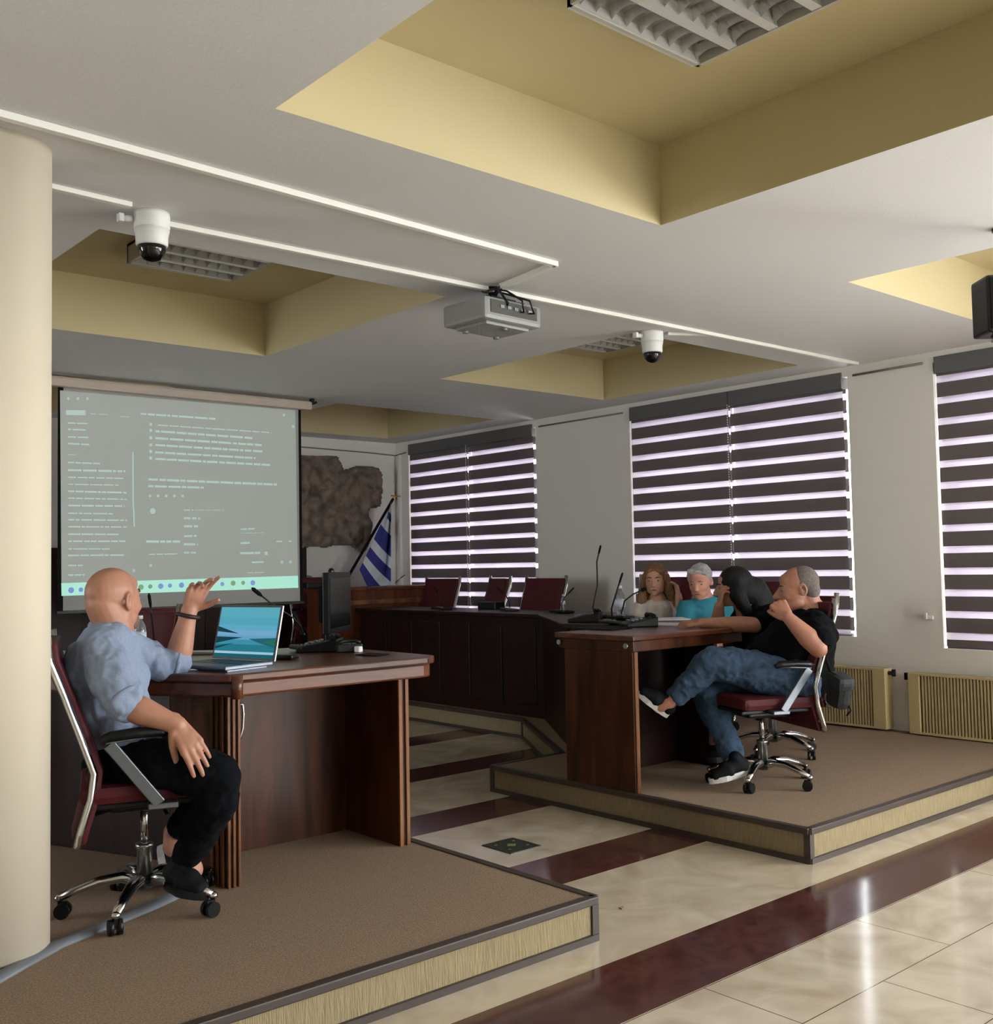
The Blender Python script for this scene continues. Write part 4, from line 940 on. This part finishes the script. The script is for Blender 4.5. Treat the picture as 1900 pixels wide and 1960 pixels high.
def head(B, c, f, up=(0, 0, 1), s=1.0, jaw=1.0, nose=1.0, ears=True):
    r, f, u = axes_from(f, Vector(up)); A = (r, f, u); c = Vector(c)
    P = lambda x, y, z: c + (r*x + f*y + u*z)*s
    E = lambda x, y, z, a, b, d: B.ell(P(x, y, z), (a*s, b*s, d*s), A)
    E(0, -.012, .022, .074, .094, .083); E(0, .02, -.02, .066, .076, .085); E(0, .035, -.07, .052*jaw, .052, .040); E(0, .066, -.094, .022*jaw, .020, .018)
    for q in (-1, 1): E(q*.036, .058, -.030, .022, .024, .022); E(q*.045, .02, -.068, .016*jaw, .034, .026)
    B.cap(P(-.032, .076, .018), P(.032, .076, .018), .0095*s, .0095*s); E(0, .052, .045, .050, .030, .034)
    B.cap(P(0, .086, .010), P(0, .112*nose**.3, -.028), .0075*s, .0110*s*nose); E(0, .100, -.035, .0165*nose, .013, .010)
    B.cap(P(-.018, .082, -.062), P(.018, .082, -.062), .0075*s, .0075*s); B.cap(P(-.014, .079, -.073), P(.014, .079, -.073), .0075*s)
    if ears:
        for q in (-1, 1):
            for k in range(6):
                a0 = -2.0+k*.75; a1 = a0+.75
                B.cap(P(q*(.078+.004*math.cos(a0)), -.012-.016*math.cos(a0), -.008+.027*math.sin(a0)), P(q*(.078+.004*math.cos(a1)), -.012-.016*math.cos(a1), -.008+.027*math.sin(a1)), .0055*s)
            E(q*.073, -.006, -.014, .008, .012, .018)
    return P, A
def face_details(t, P, A, s=1.0, brow=(60, 44, 36), lips=(150, 84, 74), eyes=True):
    r, f, u = A; R3 = Matrix(A).transposed()
    if eyes:
        g = G()
        for q in (-1, 1): g.ell(P(q*.031, .0750, .0), (.0120*s, .009*s, .0055*s), R3, 0, 14); g.ell(P(q*.031, .0835, .0), (.0052*s, .0015*s, .0052*s), R3, 1, 10)
        g.build('eyes', [mat('eye_white', (142, 124, 114), .3), mat('eye_dark', (30, 20, 16), .2)], t)
    g = G()
    for q in (-1, 1): g.tube([P(q*.014, .0855, .020), P(q*.030, .0845, .026), P(q*.045, .074, .020)], [.003*s, .0036*s, .002*s], 8)
    g.build('eyebrows', mat('brow_%d' % brow[0], brow, .8), t)
    g = G(); g.tube([P(-.021, .083, -.0665), P(0, .0915, -.0655), P(.021, .083, -.0665)], [.0025*s, .0052*s, .0025*s], 10); g.build('lips', mat('lips_%d' % lips[0], lips, .5), t)
def hand(B, w, fwd, nrm, curl=(.3, .3, .35, .4), spread=.09, thumb=(.7, .4), side=1, s=1.0, kn=.086, thumb_out=.9):
    """w = wrist, fwd = direction of the palm, nrm = back of the hand normal, side = +1 when the thumb is on the fwd x nrm side"""
    w = Vector(w); f = Vector(fwd).normalized(); n = Vector(nrm); n = (n - f*n.dot(f)).normalized(); lat = f.cross(n).normalized()*side
    B.cap(w-f*.02*s, w+f*.02*s, .024*s, .026*s, .72, lat)
    spec = [(.030, .092, .074, .0095), (.010, .096, .082, .0098), (-.010, .091, .076, .0093), (-.029, .082, .060, .0083)]
    for i, (lx, kl, fl, fr) in enumerate(spec):
        k = w + (f*kl*kn/.092 + lat*lx)*s
        B.cap(w + (f*.012+lat*lx*.55)*s, k, .014*s, .0118*s)
        d = (f + lat*spread*(1.5-i)*.55).normalized(); c_ = curl[i] if isinstance(curl, (list, tuple)) else curl; p = k; ang = 0
        for seg, (fr_, add) in enumerate(((.45, c_), (.30, c_*1.15), (.25, c_*.8))):
            ang += add; dd = (d*math.cos(ang) - n*math.sin(ang)).normalized(); q = p + dd*fl*fr_*s
            B.cap(p, q, fr*s*(1-.08*seg), fr*s*(1-.08*(seg+1))); p = q
    B.ell(w+(f*.05)*s, (.036*s, .046*s, .0155*s), (lat, f, n))
    p = w + (f*.018+lat*.026)*s; d = (f*(1-thumb[0]*.5) + lat*thumb_out - n*thumb[1]*.6).normalized(); q = p+d*.036*s; B.cap(w+f*.01*s+lat*.01*s, p, .016*s, .0155*s); B.cap(p, q, .0155*s, .0125*s)
    d2 = (d*.75+f*.55-n*thumb[1]*.5).normalized(); q2 = q+d2*.030*s; B.cap(q, q2, .0122*s, .0105*s); d3 = (d2*.7+f*.5-n*thumb[1]*.6).normalized(); B.cap(q2, q2+d3*.024*s, .0105*s, .0088*s)
def person(loc, label): return thing('person', loc, 0, label, 'person')
def skin(name, c, red=None): return mat(name, c, .5, noise_amt=.08, noise_scale=30, bump=.03, bump_scale=150)
HF = Vector((FWD.x, FWD.y, 0)).normalized(); HR = Vector((RGT.x, RGT.y, 0)).normalized(); UZ = Vector((0, 0, 1))
def shoe(parent, heel, toe, up, sole_m, upper_m, s=1.0, w=.045, name='shoe'):
    heel = Vector(heel); toe = Vector(toe); d = (toe-heel).normalized(); up = Vector(up); up = (up-d*up.dot(d)).normalized(); L = (toe-heel).length
    B = Blob(); B.cap(heel+up*.045+d*.03, heel+d*L*.55+up*.040, .042*s, .040*s, .95, up); B.cap(heel+d*L*.5+up*.036, toe-d*.035+up*.026, .040*s, .028*s, 1.25, up); B.cap(heel+d*.035+up*.05, heel+d*.05+up*.085, .040*s, .034*s)
    o = B.build(name, upper_m, parent, .005, 2)
    B = Blob(); B.cap(heel+up*.010+d*.03, heel+d*L*.5+up*.010, .042*s, .042*s, .25 if False else 1.0, up); B.g.bm.free(); B = Blob()
    lat = d.cross(up); g = G(); n = 24; prof = []
    for k in range(n):
        a = 2*PI*k/n; x = math.cos(a); y = math.sin(a); wd_ = w*(.92 if x < 0 else 1.05)
        prof.append(heel + d*(L*.5 + L*.52*x) + lat*y*wd_*(1-.25*max(0, x)**2))
    a_ = [g.bm.verts.new(p-up*.004) for p in prof]; b_ = [g.bm.verts.new(p+up*.022) for p in prof]
    g.bm.faces.new(a_[::-1]); g.bm.faces.new(b_)
    for k in range(n): g.bm.faces.new((a_[k], a_[(k+1) % n], b_[(k+1) % n], b_[k]))
    g.build('sole', sole_m, o, world=False).data.transform(parent.matrix_world.inverted())
    return o

# ---- the presenter (bald man, seen from behind on his right side)
def presenter():
    t = person((1.42, 3.46, ST), 'bald man in light blue shirt and black trousers, one hand raised at the screen')
    sk = skin('skin_presenter', (182, 130, 106)); D = 3.5
    hipc = at(205, 1472, 3.54); RH = at(222, 1478, 3.42); LH = at(208, 1470, 3.66)
    RK = at(418, 1490, 3.34); LK = at(408, 1478, 3.62)
    RA = at(355, 1636, 3.50); LA = at(333, 1592, 3.66)
    nb = at(222, 1208, 3.52); hc = at(218, 1146, 3.53)
    RS = at(200, 1254, 3.37); LS = at(222, 1240, 3.66)
    RE = at(233, 1346, 3.295); RW = at(340, 1388, 3.30)
    LE = at(338, 1272, 3.76); LW = at(362, 1168, 3.78)
    ff = (HF*.91 + HR*.41 + UZ*.03).normalized()
    B = Blob(); P, A = head(B, hc, ff, s=1.0)
    B.cap(at(220, 1165, 3.515), at(214, 1222, 3.50), .058, .062); B.cap(at(222, 1170, 3.53), nb, .050, .056)
    B.cap(P(0, -.048, -.015), at(218, 1200, 3.505), .058, .062)
    ch = at(195, 1310, 3.52); B.cap(nb, ch, .06, .07, .8, HR); B.cap(ch, at(235, 1450, 3.54), .06, .06, .9, HR); B.cap(nb, RS, .05, .05); B.cap(nb, LS, .05, .05)
    B.chain([RS, RE], [.045, .040]); B.chain([RE, RE.lerp(RW, .35), RE.lerp(RW, .8), RW], [.042, .046, .033, .029])
    B.chain([LS, LE], [.045, .040]); B.chain([LE, LE.lerp(LW, .3), LE.lerp(LW, .8), LW], [.042, .045, .032, .029])
    for Hh, K, An in ((RH, RK, RA), (LH, LK, LA)): B.chain([Hh.lerp(K, .15), K], [.05, .045]); B.chain([K, K.lerp(An, .35), An], [.046, .044, .034]); 
    B.cap(RA, RA+Vector((0, 0, -.05))+HR*.02, .036, .038); B.cap(LA, LA+Vector((0, 0, -.05)), .036, .038)
    # right hand hangs relaxed over the end of the armrest
    hd = (at(368, 1430, 3.28)-RW); hand(B, RW, hd, -HF*.82+UZ*.38+HR*.42, (.20, .16, .18, .24), .10, (.9, .7), 1, 1.04, thumb_out=.3)
    # left hand raised, palm towards the camera side, fingers spread
    hd = (at(388, 1106, 3.76)-LW); hand(B, LW, hd, -HR*.55+HF*.75+UZ*.1, (.15, .38, .55, .45), .30, (.4, .9), -1, 1.0)
    B.build('body', sk, t, .0036, 3)
    # shirt with rolled sleeves, hanging out at the waist
    sh = mat('shirt_blue', (138, 152, 176), .9, noise_amt=.07, noise_scale=160, bump=.15, bump_scale=300)
    S = Blob()
    S.chain([at(206, 1244, 3.51), at(198, 1290, 3.51), at(208, 1350, 3.52), at(226, 1412, 3.53), at(246, 1448, 3.54)], [.100, .120, .104, .092, .088], 1.4, HR)
    S.cap(at(168, 1262, 3.50), at(186, 1330, 3.52), .070, .070); S.cap(at(208, 1232, 3.46), at(214, 1236, 3.56), .078, .078)
    S.cap(at(200, 1246, 3.40), at(222, 1244, 3.62), .076, .076); S.cap(at(224, 1262, 3.58), at(240, 1300, 3.56), .075, .08)
    S.cap(at(245, 1300, 3.58), at(262, 1410, 3.56), .055, .075)
    S.chain([RS, at(212, 1300, 3.31), at(233, 1330, 3.29)], [.070, .067, .064]); S.cap(at(226, 1322, 3.295), at(232, 1342, 3.285), .066, .064)
    S.chain([LS, at(280, 1262, 3.72), at(322, 1272, 3.755)], [.075, .062, .056]); S.cap(at(318, 1270, 3.75), at(336, 1266, 3.76), .057, .054)
    S.cap(at(270, 1392, 3.43), at(303, 1400, 3.40), .030, .022, .6, UZ); S.cap(at(222, 1392, 3.42), at(250, 1430, 3.42), .06, .05)
    S.build('shirt', sh, t, .005, 3, .011, 15, (1, 1, .6))
    g = G(); 
    for ring_c, ax, r1 in ((at(214, 1206, 3.515), (at(226, 1170, 3.53)-at(205, 1240, 3.50)), .064),):
        ax = ax.normalized(); u_ = ax.cross(HF).normalized(); v_ = ax.cross(u_)
        pts = [ring_c+u_*math.cos(2*PI*k/24)*r1+v_*math.sin(2*PI*k/24)*r1 for k in range(25)]; g.tube(pts, .015, 8, cap=False)
    g.build('collar', sh, t)
    for cc, ax, r1 in ((at(240, 1338, 3.285), at(240, 1338, 3.285)-at(212, 1300, 3.31), .058), (at(338, 1267, 3.76), LE-at(280, 1262, 3.72), .051)):
        g = G(); ax = ax.normalized(); u_ = ax.cross(UZ).normalized() if abs(ax.z) < .9 else ax.cross(HR).normalized(); v_ = ax.cross(u_)
        pts = [cc+u_*math.cos(2*PI*k/24)*r1+v_*math.sin(2*PI*k/24)*r1*.95 for k in range(25)]; g.tube(pts, .009, 8, cap=False); g.build('sleeve_cuff', sh, t)
    tr = mat('trousers_black', (10, 12, 17), .95, spec=.15, bump=.1, bump_scale=200)
    T = Blob(); T.cap(at(232, 1470, 3.47), at(232, 1466, 3.62), .090, .090); T.cap(at(250, 1440, 3.50), at(300, 1450, 3.50), .085, .07)
    T.chain([RH, at(325, 1462, 3.37), RK], [.092, .088, .074]); T.chain([RK, at(414, 1530, 3.36), at(386, 1590, 3.42), at(360, 1632, 3.48)], [.072, .070, .058, .050])
    T.chain([LH, at(330, 1455, 3.62), LK], [.092, .085, .070]); T.chain([LK, at(395, 1530, 3.62), at(350, 1580, 3.65)], [.066, .060, .052])
    T.build('trousers', tr, t, .006, 3, .009, 14)
    so_w = mat('sole_white', (205, 205, 200), .6); up_b = mat('shoe_black', (13, 16, 20), .75, spec=.2)
    shoe(t, at(318, 1694, 3.50), at(396, 1720, 3.42), (0, 0, 1), so_w if False else mat('sole_black', (16, 17, 18), .7), up_b, 1.0, .045)
    shoe(t, at(305, 1620, 3.72), at(330, 1715, 3.66), HR*.8+UZ*.35, so_w, up_b, .95, .042)
    g = G(); c = LW.lerp(LE, .10); ax = (LW-LE).normalized(); u_ = ax.cross(HF).normalized(); v_ = ax.cross(u_)
    g.tube([c+u_*math.cos(2*PI*k/24)*.036+v_*math.sin(2*PI*k/24)*.036 for k in range(25)], .0075, 8, cap=False, flat=(tuple(ax), 1.0)); g.build('wristband', mat('wristband_dark', (40, 18, 26), .5), t)
    # short stubble beard on the jaw
    g = Blob(); g.ell(P(.018, .050, -.080), (.034, .036, .030), A); g.ell(P(0, .066, -.094), (.026, .024, .021), A); g.ell(P(-.018, .050, -.080), (.034, .036, .030), A); g.build('beard_stubble', mat('stubble', (120, 92, 78), .9, noise_amt=.3, noise_scale=200), t, .004, 2)
    face_details(t, P, A)
presenter()

# ---- man in the black T-shirt and jeans
def jeans_man():
    t = person((4.50, 3.17, ST), 'man with short grey hair, black T-shirt and blue jeans, legs crossed, fist at mouth')
    sk = skin('skin_jeans_man', (168, 116, 94)); d0 = 5.32
    hc = at(1526, 1126, 5.34); nb = at(1552, 1172, 5.34)
    ff = (-HR*.95 + HF*.10 - UZ*.12).normalized()
    LS = at(1562, 1200, 5.16); RS = at(1535, 1200, 5.52); LE = at(1566, 1240, 5.02); LW = at(1508, 1182, 5.06)
    LH = at(1528, 1318, 5.24); RH = at(1530, 1312, 5.42)
    LK = at(1362, 1268, 5.22); RK = at(1345, 1305, 5.40); LA = at(1280, 1345, 5.26); RA = at(1402, 1455, 5.20)
    B = Blob(); P, A = head(B, hc, ff, up=(UZ-HR*.05), s=1.03, jaw=1.08, nose=1.1)
    B.cap(at(1538, 1150, 5.34), nb, .060, .066); B.cap(P(0, -.040, -.03), nb, .056, .062); ch = at(1545, 1240, 5.34); B.cap(nb, ch, .08, .10); B.cap(ch, at(1535, 1310, 5.34), .10, .10); B.cap(LS, RS, .05)
    B.chain([LS, LE], [.050, .044]); B.chain([LE, LE.lerp(LW, .35), LE.lerp(LW, .8), LW], [.047, .050, .036, .030]); B.ell(LE, (.046, .046, .046))
    hand(B, LW, at(1492, 1160, 5.10)-LW, -HR*.15-HF*.95+UZ*.25, (1.25, 1.3, 1.3, 1.3), .03, (.2, .8), -1, 1.05, thumb_out=.4)
    RE = at(1520, 1258, 5.56); B.chain([RS, RE], [.05, .042]); B.chain([RE, at(1478, 1262, 5.52)], [.040, .03])
    hand(B, at(1478, 1262, 5.52), -HR+UZ*-.2, UZ+HF*.2, (.4, .4, .4, .4), .05, (.5, .4), 1)
    for Hh, K, An in ((LH, LK, LA), (RH, RK, RA)): B.chain([Hh, K], [.06, .05]); B.chain([K, An], [.045, .034])
    B.cap(LA, at(1262, 1352, 5.27), .036, .036); B.cap(RA, at(1402, 1480, 5.18), .036, .036)
    B.build('body', sk, t, .0042, 3)
    face_details(t, P, A, 1.03, (60, 48, 42), (128, 78, 68))
    H = Blob(); s = 1.03
    H.ell(P(0, -.030, .030), (.077*s, .080*s, .078*s), A); H.ell(P(0, -.055, -.015), (.070*s, .052*s, .055*s), A)
    H.cap(P(.066, -.01, .02), P(.069, -.02, -.01), .014, .012); H.cap(P(-.066, -.01, .02), P(-.069, -.02, -.01), .014, .012)
    H.build('hair', mat('hair_grey_short', (104, 94, 90), .9, noise_amt=.3, noise_scale=120, bump=.4, bump_scale=300), t, .005, 2)
    ts = mat('tshirt_black', (9, 11, 14), .95, spec=.15, bump=.1, bump_scale=200)
    S = Blob(); S.chain([at(1550, 1200, 5.34), at(1540, 1245, 5.34), at(1520, 1290, 5.34), at(1512, 1315, 5.34)], [.125, .145, .145, .14], .9, HR)
    S.cap(at(1560, 1195, 5.22), at(1540, 1192, 5.46), .078, .078); S.cap(at(1515, 1210, 5.36), at(1480, 1270, 5.36), .085, .115); S.cap(at(1500, 1200, 5.36), at(1452, 1262, 5.36), .055, .085)
    S.cap(at(1572, 1215, 5.28), at(1562, 1300, 5.34), .075, .08); S.ell(nb+Vector((0, 0, -.02)), (.075, .075, .04))
    S.chain([LS, at(1570, 1218, 5.08)], [.082, .070]); S.cap(at(1568, 1214, 5.10), at(1572, 1226, 5.05), .070, .066); S.chain([RS, at(1505, 1225, 5.51)], [.07, .06])
    S.build('t_shirt', ts, t, .006, 3, .011, 14)
    jn = mat('jeans_blue', (52, 74, 98), .9, noise_amt=.28, noise_scale=22, bump=.25, bump_scale=160)
    J = Blob(); J.cap(at(1530, 1306, 5.22), at(1530, 1306, 5.44), .105, .105); J.chain([LH, at(1440, 1282, 5.22), LK], [.108, .098, .080]); J.chain([LK, at(1330, 1298, 5.24), at(1296, 1330, 5.26)], [.078, .066, .052])
    J.chain([RH, at(1430, 1310, 5.42), RK], [.10, .09, .076]); J.chain([RK, at(1368, 1370, 5.34), at(1392, 1420, 5.25), at(1402, 1446, 5.22)], [.074, .070, .058, .052])
    J.build('jeans', jn, t, .006, 3, .012, 15)
    sw = mat('sole_white', (205, 205, 200), .6); ub = mat('shoe_black', (13, 16, 20), .75, spec=.2)
    shoe(t, at(1432, 1478, 5.16), at(1358, 1499, 5.12), (0, 0, 1), sw, ub, 1.0, .045)
    shoe(t, at(1276, 1372, 5.28), at(1214, 1324, 5.28), HR*.55+UZ*.75-HF*.2, sw, ub, 1.0, .045)
jeans_man()

# ---- woman with long black hair leaning on the desk
def black_haired_woman():
    t = person((5.1, 3.6, ST), 'woman with long black hair and black top, cheek in hand, leaning on the desk')
    sk = skin('skin_black_haired', (172, 122, 98)); hc = at(1402, 1124, 5.86); nb = at(1432, 1172, 5.86)
    ff = (-HR*.97 + HF*.05 - UZ*.05).normalized(); B = Blob(); P, A = head(B, hc, ff, s=.95, jaw=.9, nose=.9, ears=False)
    B.cap(at(1415, 1150, 5.86), nb, .048, .052); ch = at(1468, 1235, 5.86); B.cap(nb, ch, .07, .09); B.cap(ch, at(1490, 1310, 5.9), .09, .1)
    LS = at(1470, 1185, 5.70); LE = at(1446, 1196, 5.62); LW = at(1340, 1192, 5.66)
    B.chain([LS, LE], [.044, .040]); B.chain([LE, LE.lerp(LW, .3), LE.lerp(LW, .8), LW], [.042, .044, .031, .027])
    hand(B, LW, at(1290, 1196, 5.68)-LW, UZ*.9-HF*.35, (.45, .5, .5, .55), .08, (.5, .5), 1, .95)
    RS = at(1450, 1190, 5.98); RE = at(1372, 1198, 5.86); RW = at(1376, 1160, 5.80)
    B.chain([RS, RE], [.042, .038]); B.chain([RE, RE.lerp(RW, .4), RW], [.040, .038, .027]); hand(B, RW, at(1384, 1124, 5.80)-RW, HF*.1-HR*.9-UZ*.1, (.5, .55, .6, .7), .05, (.5, .5), -1, .9)
    for y_ in (5.78, 5.98): B.chain([at(1490, 1320, y_+.05), at(1385, 1318, y_-.05), at(1372, 1420, y_-.1)], [.075, .06, .045])
    B.build('body', sk, t, .0045, 3)
    face_details(t, P, A, .95, (36, 26, 22), (150, 70, 66))
    H = Blob(); s = .95
    H.ell(P(0, -.020, .034), (.088*s, .100*s, .090*s), A); H.chain([P(0, -.075, -.02), at(1440, 1135, 5.88), at(1462, 1165, 5.86), at(1478, 1190, 5.86)], [.085, .092, .075, .05], .9)
    H.chain([P(-.07, -.01, .02), at(1412, 1140, 5.76), at(1432, 1175, 5.74)], [.035, .045, .03]); H.chain([P(.07, -.01, .02), at(1408, 1140, 5.94), at(1430, 1175, 5.94)], [.035, .045, .03])
    hb = mat('hair_black', (9, 9, 11), .6, spec=.3, bump=.5, bump_scale=90, stretch=(4, 4, .3)); H.build('hair', hb, t, .006, 4, .003, 22, (3, 3, .3))
    S = Blob(); S.chain([at(1448, 1190, 5.86), at(1462, 1225, 5.86), at(1475, 1270, 5.88), at(1488, 1318, 5.9)], [.115, .135, .13, .13], .9, HR); S.cap(LS, RS, .075, .075); S.chain([LS, at(1458, 1194, 5.64)], [.080, .062]); S.chain([RS, at(1420, 1196, 5.92)], [.07, .055])
    S.cap(at(1425, 1190, 5.95), at(1440, 1250, 5.95), .085, .11); S.cap(at(1432, 1205, 5.8), at(1445, 1260, 5.84), .06, .10); S.cap(at(1440, 1250, 5.9), at(1408, 1258, 5.9), .09, .08)
    bk = mat('top_black', (9, 9, 11), .9, spec=.15); S.build('top', bk, t, .006, 4, .010, 9)
    T = Blob()
    for y_ in (5.78, 5.98): T.chain([at(1490, 1320, y_+.05), at(1385, 1318, y_-.05)], [.10, .075]); T.chain([at(1385, 1318, y_-.05), at(1378, 1400, y_-.08), at(1376, 1430, y_-.1)], [.072, .06, .05])
    T.build('trousers', mat('trousers_navy', (14, 16, 22), .9, spec=.2), t, .007, 4, .008, 9)
    for y_ in (5.68, 5.88): shoe(t, at(1392, 1452, y_), at(1352, 1458, y_-.02), (0, 0, 1), mat('sole_black', (16, 17, 18), .7), mat('shoe_black', (13, 16, 20), .75, spec=.2), .85, .038)
black_haired_woman()

# ---- woman in the white blouse
def blouse_woman():
    t = person((5.98, 4.98, ST), 'woman with long light brown hair in a white blouse, speaking at the microphone')
    sk = skin('skin_blouse', (198, 150, 124)); D = 7.62; hc = at(1254, 1110, D); nb = at(1258, 1150, D+.03)
    ff = (-HF*.92 - HR*.30 - UZ*.06).normalized(); B = Blob(); P, A = head(B, hc, ff, s=1.0, jaw=.9, nose=.9, ears=False)
    B.cap(at(1257, 1128, D+.03), nb, .05, .055); ch = at(1258, 1195, D+.05); B.cap(nb, ch, .07, .10); B.cap(ch, at(1262, 1260, D+.08), .1, .11)
    RS = at(1228, 1166, D+.02); LS = at(1288, 1164, D+.04); B.cap(RS, LS, .05)
    RE = at(1218, 1198, D-.12); RW = at(1252, 1196, D-.34); B.chain([RS, RE], [.046, .038]); B.chain([RE, RE.lerp(RW, .4), RW], [.040, .037, .026]); hand(B, RW, HR*.8-HF*.5, UZ+HF*.1, (.4, .4, .45, .5), .06, (.5, .4), -1, .9)
    LE = at(1302, 1186, D-.02); LW = at(1298, 1140, D-.03); B.chain([LS, LE], [.046, .038]); B.chain([LE, LE.lerp(LW, .4), LW], [.040, .036, .026]); hand(B, LW, at(1290, 1112, D-.02)-LW, HR*.8+HF*.3, (.5, .6, .6, .6), .06, (.5, .4), 1, .9)
    for s_ in (-.1, .1): B.chain([at(1262, 1262, D+.08)+HR*s_, at(1256, 1262, D-.35)+HR*s_, at(1256, 1340, D-.38)+HR*s_], [.08, .06, .045])
    B.build('body', sk, t, .0055, 3)
    face_details(t, P, A, 1.0, (64, 40, 28), (160, 70, 70))
    H = Blob(); H.ell(P(0, -.028, .030), (.090, .094, .094), A); H.chain([P(-.07, .0, .02), P(-.088, -.01, -.06), at(1290, 1150, D+.02), at(1292, 1164, D+.0)], [.032, .036, .040, .028]) 
    H.chain([P(.07, .0, .02), P(.086, -.01, -.06), at(1228, 1150, D-.0), at(1226, 1168, D-.02)], [.032, .034, .036, .022]); H.cap(P(0, -.06, -.03), P(0, -.07, -.14), .075, .07); H.cap(P(-.05, .045, .065), P(.03, .05, .07), .026, .026)
    hb = mat('hair_light_brown', (132, 92, 62), .6, noise_amt=.35, noise_scale=30, bump=.5, bump_scale=60, stretch=(3, 3, .3)); H.build('hair', hb, t, .006, 3, .006, 18, (3, 3, .5))
    S = Blob(); S.chain([at(1258, 1176, D+.03), at(1258, 1200, D+.04), at(1260, 1262, D+.08)], [.13, .135, .13], .8, HR); S.cap(RS, LS, .066); S.cap(RS, RS.lerp(RE, .45), .066, .060); S.cap(LS, LS.lerp(LE, .45), .066, .060)
    S.build('blouse', mat('blouse_white', (206, 198, 188), .85, noise_amt=.12, noise_scale=24), t, .006, 4, .008, 10)
    T = Blob()
    for s_ in (-.1, .1): T.chain([at(1262, 1262, D+.08)+HR*s_, at(1256, 1262, D-.35)+HR*s_, at(1256, 1340, D-.38)+HR*s_], [.11, .08, .06])
    T.build('trousers', mat('trousers_navy', (14, 16, 22), .9, spec=.2), t, .008, 3)
blouse_woman()

# ---- man with grey hair in the teal shirt
def grey_man():
    t = person((5.95, 4.45, ST), 'grey haired man in a teal shirt looking down, seated between the two women')
    sk = skin('skin_grey_man', (204, 146, 126)); D = 7.30; hc = at(1339, 1112, D); nb = at(1345, 1150, D+.04)
    ff = (-HF*.82 - HR*.42 - UZ*.28).normalized(); B = Blob(); P, A = head(B, hc, ff, s=1.02)
    B.cap(at(1344, 1130, D+.04), nb, .056, .062); ch = at(1350, 1200, D+.05); B.cap(nb, ch, .08, .11); B.cap(ch, at(1352, 1262, D+.08), .11, .12)
    RS = at(1316, 1168, D+.02); LS = at(1382, 1166, D+.08); B.cap(RS, LS, .055)
    RE = at(1306, 1200, D-.10); RW = at(1330, 1198, D-.34); B.chain([RS, RE], [.05, .042]); B.chain([RE, RE.lerp(RW, .4), RW], [.043, .04, .028]); hand(B, RW, HR*.8-HF*.5, UZ, (.4, .4, .45, .5), .06, (.5, .4), -1, 1)
    LE = at(1388, 1196, D-.02); LW = at(1370, 1197, D-.28); B.chain([LS, LE], [.05, .042]); B.chain([LE, LE.lerp(LW, .4), LW], [.043, .04, .028]); hand(B, LW, -HR*.8-HF*.5, UZ, (.4, .4, .45, .5), .06, (.5, .4), 1, 1)
    for s_ in (-.1, .1): B.chain([at(1352, 1266, D+.08)+HR*s_, at(1348, 1266, D-.38)+HR*s_, at(1348, 1345, D-.40)+HR*s_], [.08, .06, .045])
    B.build('body', sk, t, .0055, 3)
    face_details(t, P, A, 1.02, (130, 124, 120), (160, 92, 84))
    H = Blob(); H.ell(P(0, -.026, .036), (.083, .088, .080), A); H.ell(P(0, -.05, -.01), (.076, .055, .06), A); H.cap(P(-.045, .042, .078), P(.045, .042, .078), .024, .024); H.cap(P(-.066, .01, .04), P(-.07, -.01, -.01), .018, .013); H.cap(P(.066, .01, .04), P(.07, -.01, -.01), .018, .013)
    H.build('hair', mat('hair_silver', (172, 172, 172), .8, noise_amt=.2, noise_scale=60, bump=.4, bump_scale=150), t, .0055, 2, .005, 22)
    S = Blob(); S.chain([at(1348, 1176, D+.04), at(1348, 1196, D+.05), at(1346, 1250, D+.08)], [.145, .13, .09], .8, HR); S.cap(RS, LS, .076); S.cap(RS, RS.lerp(RE, .6), .074, .066); S.cap(LS, LS.lerp(LE, .6), .074, .066)
    S.build('shirt', mat('shirt_teal', (44, 128, 150), .85), t, .006, 4, .008, 10)
    g = G(); c_ = at(1347, 1152, D+.03); g.tube([c_+HR*.062*math.cos(a*PI/12)+HF*.06*math.sin(a*PI/12)+UZ*(-.005*math.cos(a*PI/12)) for a in range(25)], .011, 8, cap=False); g.build('collar', mat('collar_lilac', (150, 140, 190), .8), t)
    T = Blob()
    for s_ in (-.1, .1): T.chain([at(1352, 1266, D+.08)+HR*s_, at(1348, 1266, D-.38)+HR*s_, at(1348, 1345, D-.40)+HR*s_], [.11, .08, .06])
    T.build('trousers', mat('trousers_navy', (14, 16, 22), .9, spec=.2), t, .008, 3)
grey_man()
